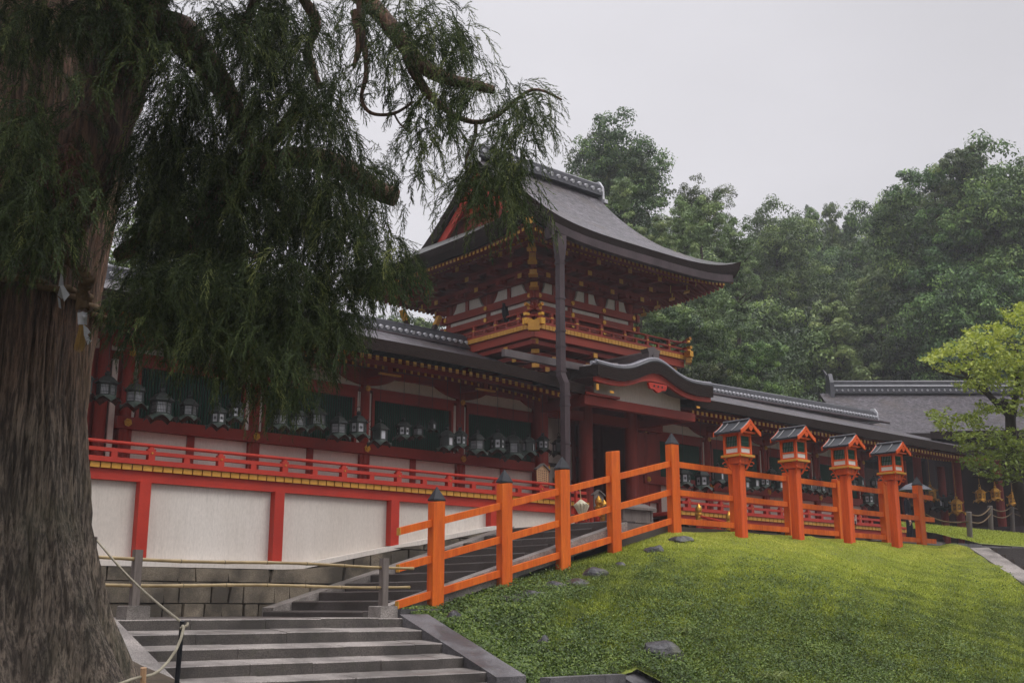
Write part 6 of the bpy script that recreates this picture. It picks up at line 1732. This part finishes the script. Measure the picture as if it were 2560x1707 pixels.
# sacred straw rope tied round the trunk
sw = thing('straw_rope', 'thick twisted straw rope with white zigzag paper streamers tied round the cedar', 'rope', (axis0.x, axis0.y, 2.9))
def trunk_r(ang, z): 
    i = np.argmin(abs(zs-z)); j = int(round((ang % (2*math.pi))/(2*math.pi)*na)) % na; return float(rad[i, j])
m = MB()
tow = math.atan2(-axis0.y, -axis0.x)
pe = atD(160, 650, 9.9); ae = math.atan2(pe.y-axis0.y, pe.x-axis0.x)
for s in (0, 1):
    pts = []
    for i in range(121):
        a = ae+2*math.pi*i/120; z = 2.98-.10*math.cos(a-ae)*0-.06*math.sin(i*.3)*.2-.10*(1-math.cos(a-ae))/2
        r0 = trunk_r(a, z)+.06; tw = i*.55+math.pi*s
        c = Vector((axis0.x+r0*math.cos(a), axis0.y+r0*math.sin(a), z)); pts.append(c+Vector((math.cos(a), math.sin(a), 0))*.032*math.cos(tw)+Vector((0, 0, .032*math.sin(tw))))
    m.tube(pts, .034, 7)
ring = m.build('twisted_rope', STRAW, sw, smooth=True)
m = MB(); path = [atD(u, v, d) for (u, v, d) in ((150,645,9.78),(172,648,9.72),(195,665,9.70),(210,690,9.72),(222,702,9.75),(214,712,9.8),(208,735,9.82),(206,780,9.82))]
for s in (0, 1):
    pts = []
    for i in range(len(path)-1):
        for k in range(6):
            c = path[i].lerp(path[i+1], k/6); tw = (i*6+k)*.7+math.pi*s; pts.append(c+RT*.028*math.cos(tw)+UP*.02*math.sin(tw))
    m.tube(pts, .036, 7)
m.build('rope_tail', STRAW, sw, smooth=True)
m = MB()
b0 = atD(206, 805, 9.82)
for _ in range(90):
    a, l = random.uniform(0, 6.28), random.uniform(.22, .27); r1, r2 = random.uniform(0, .028), random.uniform(.01, .045)
    m.tube([b0+Vector((r1*math.cos(a), r1*math.sin(a), .03)), b0+Vector((r2*.8*math.cos(a), r2*.8*math.sin(a), -l*.5)), b0+Vector((r2*math.cos(a)-.01, r2*math.sin(a), -l))], [.004, .0035, .002], 3)
m.build('straw_tassel', STRAW_LIGHT, sw, recalc=False)
m = MB(); m.tube([atD(206, 782, 9.82), atD(206, 812, 9.81)], [.042, .038], 9); m.tube([atD(206, 786, 9.81), atD(215, 794, 9.76)], [.03, .012], 6); m.build('paper_wrap', PAPER, sw)
def shide(pts, name='paper_streamer'):
    m = MB()
    for quad, d in pts:
        q4 = [atD(u, v, d+e*.04) for (u, v), e in zip(quad, (0, 1, 1, 0))]; n_ = FW*.003
        m.add([p for p in q4]+[p+n_ for p in q4], [(0,1,2,3), (7,6,5,4), (0,4,5,1), (1,5,6,2), (2,6,7,3), (3,7,4,0)])
    m.build(name, PAPER, sw)
shide([(((156,650),(161,650),(155,690),(151,690)), 9.66), (((151,688),(157,690),(159,712),(146,716)), 9.64), (((150,714),(158,712),(174,737),(160,754)), 9.6), (((150,716),(159,740),(155,748),(144,738)), 9.62), (((144,742),(150,748),(153,772),(147,768)), 9.6)])
shide([(((200,760),(203,758),(200,784),(194,782)), 9.84), (((208,811),(219,820),(227,832),(210,840)), 9.74), (((209,836),(218,836),(229,852),(219,862)), 9.72), (((198,800),(202,792),(200,806),(197,808)), 9.84)])

# ------------------------------------------------------------------ generic trees
def crown_mesh(name, lobes, n, leaf, seed, mat, clump=.75, per_clump=85):
    """leaf clumps spread through overlapping lobes (cx, cy, cz, rx, ry, rz)"""
    q = np.random.default_rng(seed); lb = np.array(lobes); ar = lb[:, 3]*lb[:, 4]+lb[:, 4]*lb[:, 5]+lb[:, 3]*lb[:, 5]
    nc = max(30, n//per_clump); l = lb[q.choice(len(lb), nc, p=ar/ar.sum())]
    d = unit(q.normal(size=(nc, 3))+np.array([0, 0, .35])); c = l[:, :3]+d*l[:, 3:]*q.uniform(.62, 1.05, nc)[:, None]
    size = clump*q.uniform(.6, 1.25, nc)*np.clip(l[:, 3:].mean(1)/1.4, .55, 1.25)
    k = np.repeat(np.arange(nc), per_clump); m_ = len(k)
    # each clump: a drooping dome of leaves, dense on top and ragged below
    e = unit(q.normal(size=(m_, 3))); e[:, 2] = np.abs(e[:, 2])*np.where(q.uniform(size=m_) < .8, 1, -.6)
    r0 = q.uniform(.35, 1, m_)**.6; out = d[k]
    p = c[k]+e*(size[k]*r0)[:, None]*np.array([1, 1, .55])+out*np.array([1, 1, 0])*(size[k]*.25)[:, None]
    p[:, 2] -= .28*size[k]*(e[:, 0]**2+e[:, 1]**2)*r0
    nrm = unit(e*np.array([.9, .9, 1.2])+q.normal(size=(m_, 3))*.38+np.array([0, 0, .35]))
    t1 = unit(np.cross(nrm, q.normal(size=(m_, 3)))); t2 = np.cross(nrm, t1); s = (leaf*q.uniform(.5, 1.1, m_))[:, None]
    v = np.stack([p-t1*s, p+t2*s*.5-nrm*s*.08, p+t1*s, p-t2*s*.5-nrm*s*.08], 1).reshape(-1, 3)
    tone = np.clip(.44+q.normal(0, .25, nc)[k]+q.normal(0, .11, m_), 0, 1)
    return v, np.repeat(tone, 4)
def tree_proto(name, kind, seed):
    q = random.Random(seed); t = thing(name, 'x', 'tree'); h = 10.0
    if kind == 'broad':
        lobes = [(q.uniform(-2.2, 2.2), q.uniform(-2.2, 2.2), q.uniform(3.2, 8.4), q.uniform(1.2, 2.1), q.uniform(1.2, 2.1), q.uniform(.9, 1.5)) for _ in range(18)]+[(0, 0, 8.8, 1.5, 1.5, 1.2), (0, 0, 6, 2.3, 2.3, 2.0)]
        n, leaf, mat = 24000, .125, WOODLEAF
    elif kind == 'tall':
        lobes = []
        for i in range(20):
            z = 3.2+6.4*i/19; r = 1.9*(1-.62*(i/19)**1.6); a = q.uniform(0, 6.28); lobes.append((r*.6*math.cos(a), r*.6*math.sin(a), z, q.uniform(.7, 1.15), q.uniform(.7, 1.15), q.uniform(.5, .8)))
        lobes.append((0, 0, 9.5, .6, .6, .6)); n, leaf, mat = 13000, .12, WOODLEAF
    elif kind == 'layer':
        lobes = [(q.uniform(-2.6, 2.6), q.uniform(-2.6, 2.6), q.uniform(2.5, 9), q.uniform(1.0, 1.9), q.uniform(1.0, 1.9), q.uniform(.35, .6)) for _ in range(28)]; n, leaf, mat = 24000, .125, WOODLEAF
    else:
        lobes = []
        for i in range(26):
            z = 2.5+7.2*q.random(); a = q.uniform(0, 6.28); r = q.uniform(0, 1.7)*(1.1-.06*z); lobes.append((r*math.cos(a), r*math.sin(a), z, q.uniform(.6, 1.0), q.uniform(.6, 1.0), q.uniform(.6, 1.0)))
        n, leaf, mat = 13000, .11, BAMBOOLEAF
    v, tone = crown_mesh('crown', lobes, n, leaf, seed, mat)
    np_mesh('crown', v, np.arange(len(v)), 4, mat, t, attrs={'tone': tone})
    m = MB(); m.tube([(0, 0, -1.5), (.05, .03, 2), (-.05, .08, 5), (.05, 0, 8)], [.20, .16, .11, .04], 8)
    for i in range(9):
        a = q.uniform(0, 6.28); z = q.uniform(2.5, 6.5); L_ = q.uniform(1.0, 2.2); m.tube([(0, .05, z), (L_*.5*math.cos(a), L_*.5*math.sin(a), z+L_*.35), (L_*math.cos(a), L_*math.sin(a), z+L_*.6)], [.06, .04, .015], 5)
    m.build('trunk', BARK2, t, org=Vector((0, 0, 0)), smooth=True)
    return t
TP = {'broad': [tree_proto('broadleaf_tree', 'broad', s) for s in (1, 2, 3)], 'tall': [tree_proto('tall_tree', 'tall', s) for s in (4, 5)], 'layer': [tree_proto('layered_tree', 'layer', s) for s in (6, 7)], 'light': [tree_proto('slender_tree', 'light', s) for s in (8, 9)]}
usedt = set(); cnt = [0]
TK = {}
def plant(kind, u, vtop, d, wpx, label, group='trees on the wooded hill'):
    """tree with its top at the given direction and distance, standing on the hill"""
    top = atD(u, vtop, d); gz = max(1.5, float(hill(top.x, top.y))) if top.y > 31 else 1.5
    hgt = max(4.0, top.z-gz); w_ = wpx*d/FPX
    ps_ = TP[kind]; pr_ = ps_[cnt[0] % len(ps_)]; cnt[0] += 1
    if pr_.name in usedt: o = copy_tree(pr_, None, TK[pr_.name])
    else:
        o = pr_; usedt.add(pr_.name); TK[pr_.name] = kids(pr_)
    base_w = {'broad': 7.0, 'tall': 4.6, 'layer': 7.2, 'light': 4.6}[kind]
    # keep crowns from stretching: tall hill slots get a lifted tree
    sc = w_/base_w; sz = hgt/10.0
    sz2 = min(sz, sc*1.35) if kind != 'tall' else min(sz, sc*2.0)
    o.location = (top.x, top.y, top.z-sz2*(9.6 if kind != 'broad' else 9.9)); o.scale = (sc, sc, sz2); o.rotation_euler = (0, 0, random.uniform(0, 6.28))
    o['label'] = label; o['group'] = group
    return o
plant('broad', 1545, 285, 62, 230, 'tall dark round-topped tree standing high above the gate roof ridge')
plant('broad', 1500, 330, 63, 190, 'dark tree crown joined to the high round-topped tree, nearer the gate ridge')
plant('broad', 1590, 380, 61.5, 150, 'dark lower crown under the high round-topped tree')
plant('light', 1470, 440, 55, 130, 'light green slender tree just beside the gate ridge end tile')
plant('light', 1560, 465, 54, 140, 'light green feathery tree below the high round-topped tree')
plant('light', 1640, 545, 53, 150, 'pale green feathery tree over the long sloping eave of the gate')
plant('broad', 1745, 445, 60, 130, 'tall tree with thin spires above the long eave of the gate')
plant('light', 1705, 505, 57, 130, 'slim light tree between the gate roof and the spired one')
plant('light', 1750, 530, 54, 190, 'yellow-green tree below the spired one')
plant('light', 1835, 545, 56, 150, 'yellowish green tree beside the gate eave tip')
plant('broad', 1935, 500, 74, 190, 'dark pointed tree rising alone in the middle of the skyline')
plant('tall', 2030, 535, 84, 80, 'small thin tree on the skyline nearest the dark pointed tree')
plant('tall', 2078, 532, 84, 80, 'second small thin tree on the dip of the skyline')
plant('tall', 2125, 560, 84, 90, 'third thin tree on the dip of the skyline')
plant('broad', 2240, 470, 70, 230, 'dark broad tree at the lower shoulder of the high wood above the hall')
plant('layer', 2330, 410, 68, 240, 'dark layered tree rising between the shoulder and the top of the high wood')
plant('broad', 2470, 345, 66, 290, 'highest dark tree of the whole wood, above the maple')
plant('layer', 2400, 370, 67, 200, 'layered dark crown touching the highest tree above the maple')
plant('broad', 2590, 380, 66, 260, 'dark tree behind the highest one, cut off by the picture edge')
plant('layer', 1010, 780, 60, 160, 'misty tree seen just under the gate eave above the corridor ridge', 'trees behind the long corridor')
plant('broad', 1090, 800, 64, 150, 'misty tree behind the gold-tipped roof finials', 'trees behind the long corridor')
plant('broad', 940, 800, 62, 170, 'misty tree behind the corridor ridge nearest the cedar boughs', 'trees behind the long corridor')
plant('light', 430, 470, 46, 300, 'pale tree glimpsed through the cedar above its hanging boughs', 'trees behind the long corridor')
plant('light', 560, 640, 45, 300, 'pale tree glimpsed low through the cedar over the corridor roof', 'trees behind the long corridor')
plant('broad', 330, 560, 44, 300, 'yellowish tree glimpsed beside the cedar trunk', 'trees behind the long corridor')
plant('broad', 700, 700, 50, 300, 'green tree behind the corridor, hidden by the hanging cedar boughs', 'trees behind the long corridor')
q = random.Random(42)
sky_u = [1440, 1560, 1700, 1850, 1950, 2050, 2180, 2260, 2360, 2560, 2700]; sky_v = [530, 560, 580, 590, 555, 565, 545, 510, 475, 440, 440]
rows = [(94, -8, 17, 210), (86, 32, 16, 220), (78, 80, 14, 220), (70, 155, 10, 210), (64, 215, 9, 220), (58, 280, 8, 220), (53, 350, 6, 200)]
for ri, (d, off, nn, w_) in enumerate(rows):
    for k in range(nn):
        u = 1520+(2680-1520)*(k+.5+q.uniform(-.35, .35))/nn
        vt = float(np.interp(u, sky_u, sky_v))+off+q.uniform(-28, 28)
        if vt > 935 or (u > 1930 and d < 60.5 and vt > 640): continue
        plant(q.choice(['broad', 'broad', 'broad', 'layer', 'light']) if ri > 1 else 'broad', u, vt, d+q.uniform(-3, 3), w_*q.uniform(.8, 1.3), 'leafy tree among the dense mid-slope wood behind the shrine')
for (u, v_, d, w_) in ((1500, 760, 50, 180), (1600, 690, 48, 190), (1690, 760, 47, 190), (1790, 800, 47, 190), (1890, 850, 47, 150), (2060, 850, 66, 230), (2250, 860, 68, 260), (2420, 850, 68, 260), (1620, 850, 45, 170), (1560, 900, 44, 150), (1730, 900, 45, 170), (1820, 930, 45, 140)):
    plant('layer', u, v_, d, w_, 'dark shaded tree low on the slope close behind the corridor roof')

# ------------------------------------------------------------------ maple
mp_t = thing('maple_tree', 'bright yellow-green maple spreading in front of the dark aisle and hall roof', 'tree', tuple(atD(2600, 1300, 31.5)))
MO = Vector(mp_t.location)
def mlimb(pts):
    m = MB(); P_ = [atD(u, v, d) for (u, v, d, r) in pts]; m.tube(P_, [r for *_, r in pts], 8); m.build('limb', BARK2, mp_t, smooth=True)
m = MB(); P_ = [(2625,1400,31.5,.24),(2575,1300,31.5,.20),(2552,1240,31.5,.18),(2540,1190,31.5,.16),(2528,1110,31.4,.15),(2526,1040,31.3,.14),(2505,1000,31.2,.10)]
m.tube([atD(u, v, d) for u, v, d, r in P_], [r for *_, r in P_], 10); m.build('trunk', BARK2, mp_t, smooth=True)
for L_ in ([(2526,1040,31.3,.11),(2470,985,31.1,.08),(2430,950,30.9,.05),(2370,900,30.7,.02)], [(2527,1060,31.3,.11),(2545,960,31.3,.09),(2540,860,31.2,.05)], [(2528,1100,31.4,.08),(2480,1120,30.8,.05),(2400,1130,30.3,.02)], [(2540,1180,31.4,.08),(2490,1200,30.8,.04),(2430,1190,30.5,.015)], [(2430,950,30.9,.04),(2350,930,30.6,.02),(2300,905,30.5,.01)], [(2470,985,31.1,.05),(2450,920,31.2,.03),(2440,850,31.2,.012)]): mlimb(L_)
pl = [(2320,895,36,16),(2360,880,45,22),(2410,870,45,26),(2450,840,45,30),(2500,830,50,32),(2550,790,45,40),(2390,920,55,22),(2450,915,60,30),(2520,900,60,40),(2430,960,50,24),(2480,955,50,26),(2550,960,50,40),
      (2340,1035,32,14),(2360,1060,45,18),(2420,1050,50,22),(2460,1020,40,20),(2420,1085,55,20),(2480,1090,50,26),(2540,1100,50,40),(2430,1120,45,18),(2490,1135,50,24),(2550,1150,50,30),(2420,1150,40,14),(2470,1170,40,18),(2520,1190,45,26),(2590,900,60,120),(2600,1080,60,100),(2480,870,40,25),(2530,1015,40,25)]
q = np.random.default_rng(77); Pm = []; tn = []
for (u, v_, ru, rv) in pl:
    n = int(ru*rv*.30)
    a = q.uniform(0, 6.28, n); rr = np.sqrt(q.uniform(0, 1, n)); uu = u+ru*rr*np.cos(a); vv_ = v_+rv*rr*np.sin(a); dd = 31+q.normal(0, .9, n)
    kc = q.integers(0, max(4, n//12), n); ox = q.normal(0, ru*.42, n//12+8)[kc]; oy = q.normal(0, rv*.42, n//12+8)[kc]; uu = u+ox+q.normal(0, 8, n); vv_ = v_+oy+q.normal(0, 3.5, n)
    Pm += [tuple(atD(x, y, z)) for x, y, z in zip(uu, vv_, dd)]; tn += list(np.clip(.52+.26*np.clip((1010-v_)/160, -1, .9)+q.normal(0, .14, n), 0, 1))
Pm = np.array(Pm); n = len(Pm); nrm = unit(q.normal(size=(n, 3))*.6+np.array([-.1, -.2, .8])); t1 = unit(np.cross(nrm, q.normal(size=(n, 3)))); t2 = np.cross(nrm, t1); s = q.uniform(.035, .075, n)[:, None]
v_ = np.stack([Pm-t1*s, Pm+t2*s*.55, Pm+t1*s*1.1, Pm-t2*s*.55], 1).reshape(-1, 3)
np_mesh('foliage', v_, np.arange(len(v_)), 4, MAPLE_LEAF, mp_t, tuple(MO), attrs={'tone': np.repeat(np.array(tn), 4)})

# ------------------------------------------------------------------ rainy air
hz = MB(); hz.box(-80, 340, -40, 340, -3.0, 56)
hm = bpy.data.materials.new('rainy_haze'); hm.use_nodes = True; hn_ = hm.node_tree; hn_.nodes.clear()
pv = hn_.nodes.new('ShaderNodeVolumePrincipled'); pv.inputs['Density'].default_value = .0010; pv.inputs['Color'].default_value = (.92, .93, .97, 1); pv.inputs['Anisotropy'].default_value = .2
ho = hn_.nodes.new('ShaderNodeOutputMaterial'); hn_.links.new(pv.outputs[0], ho.inputs['Volume'])
o = hz.build('haze', hm, kind='stuff')
bpy.context.view_layer.update()
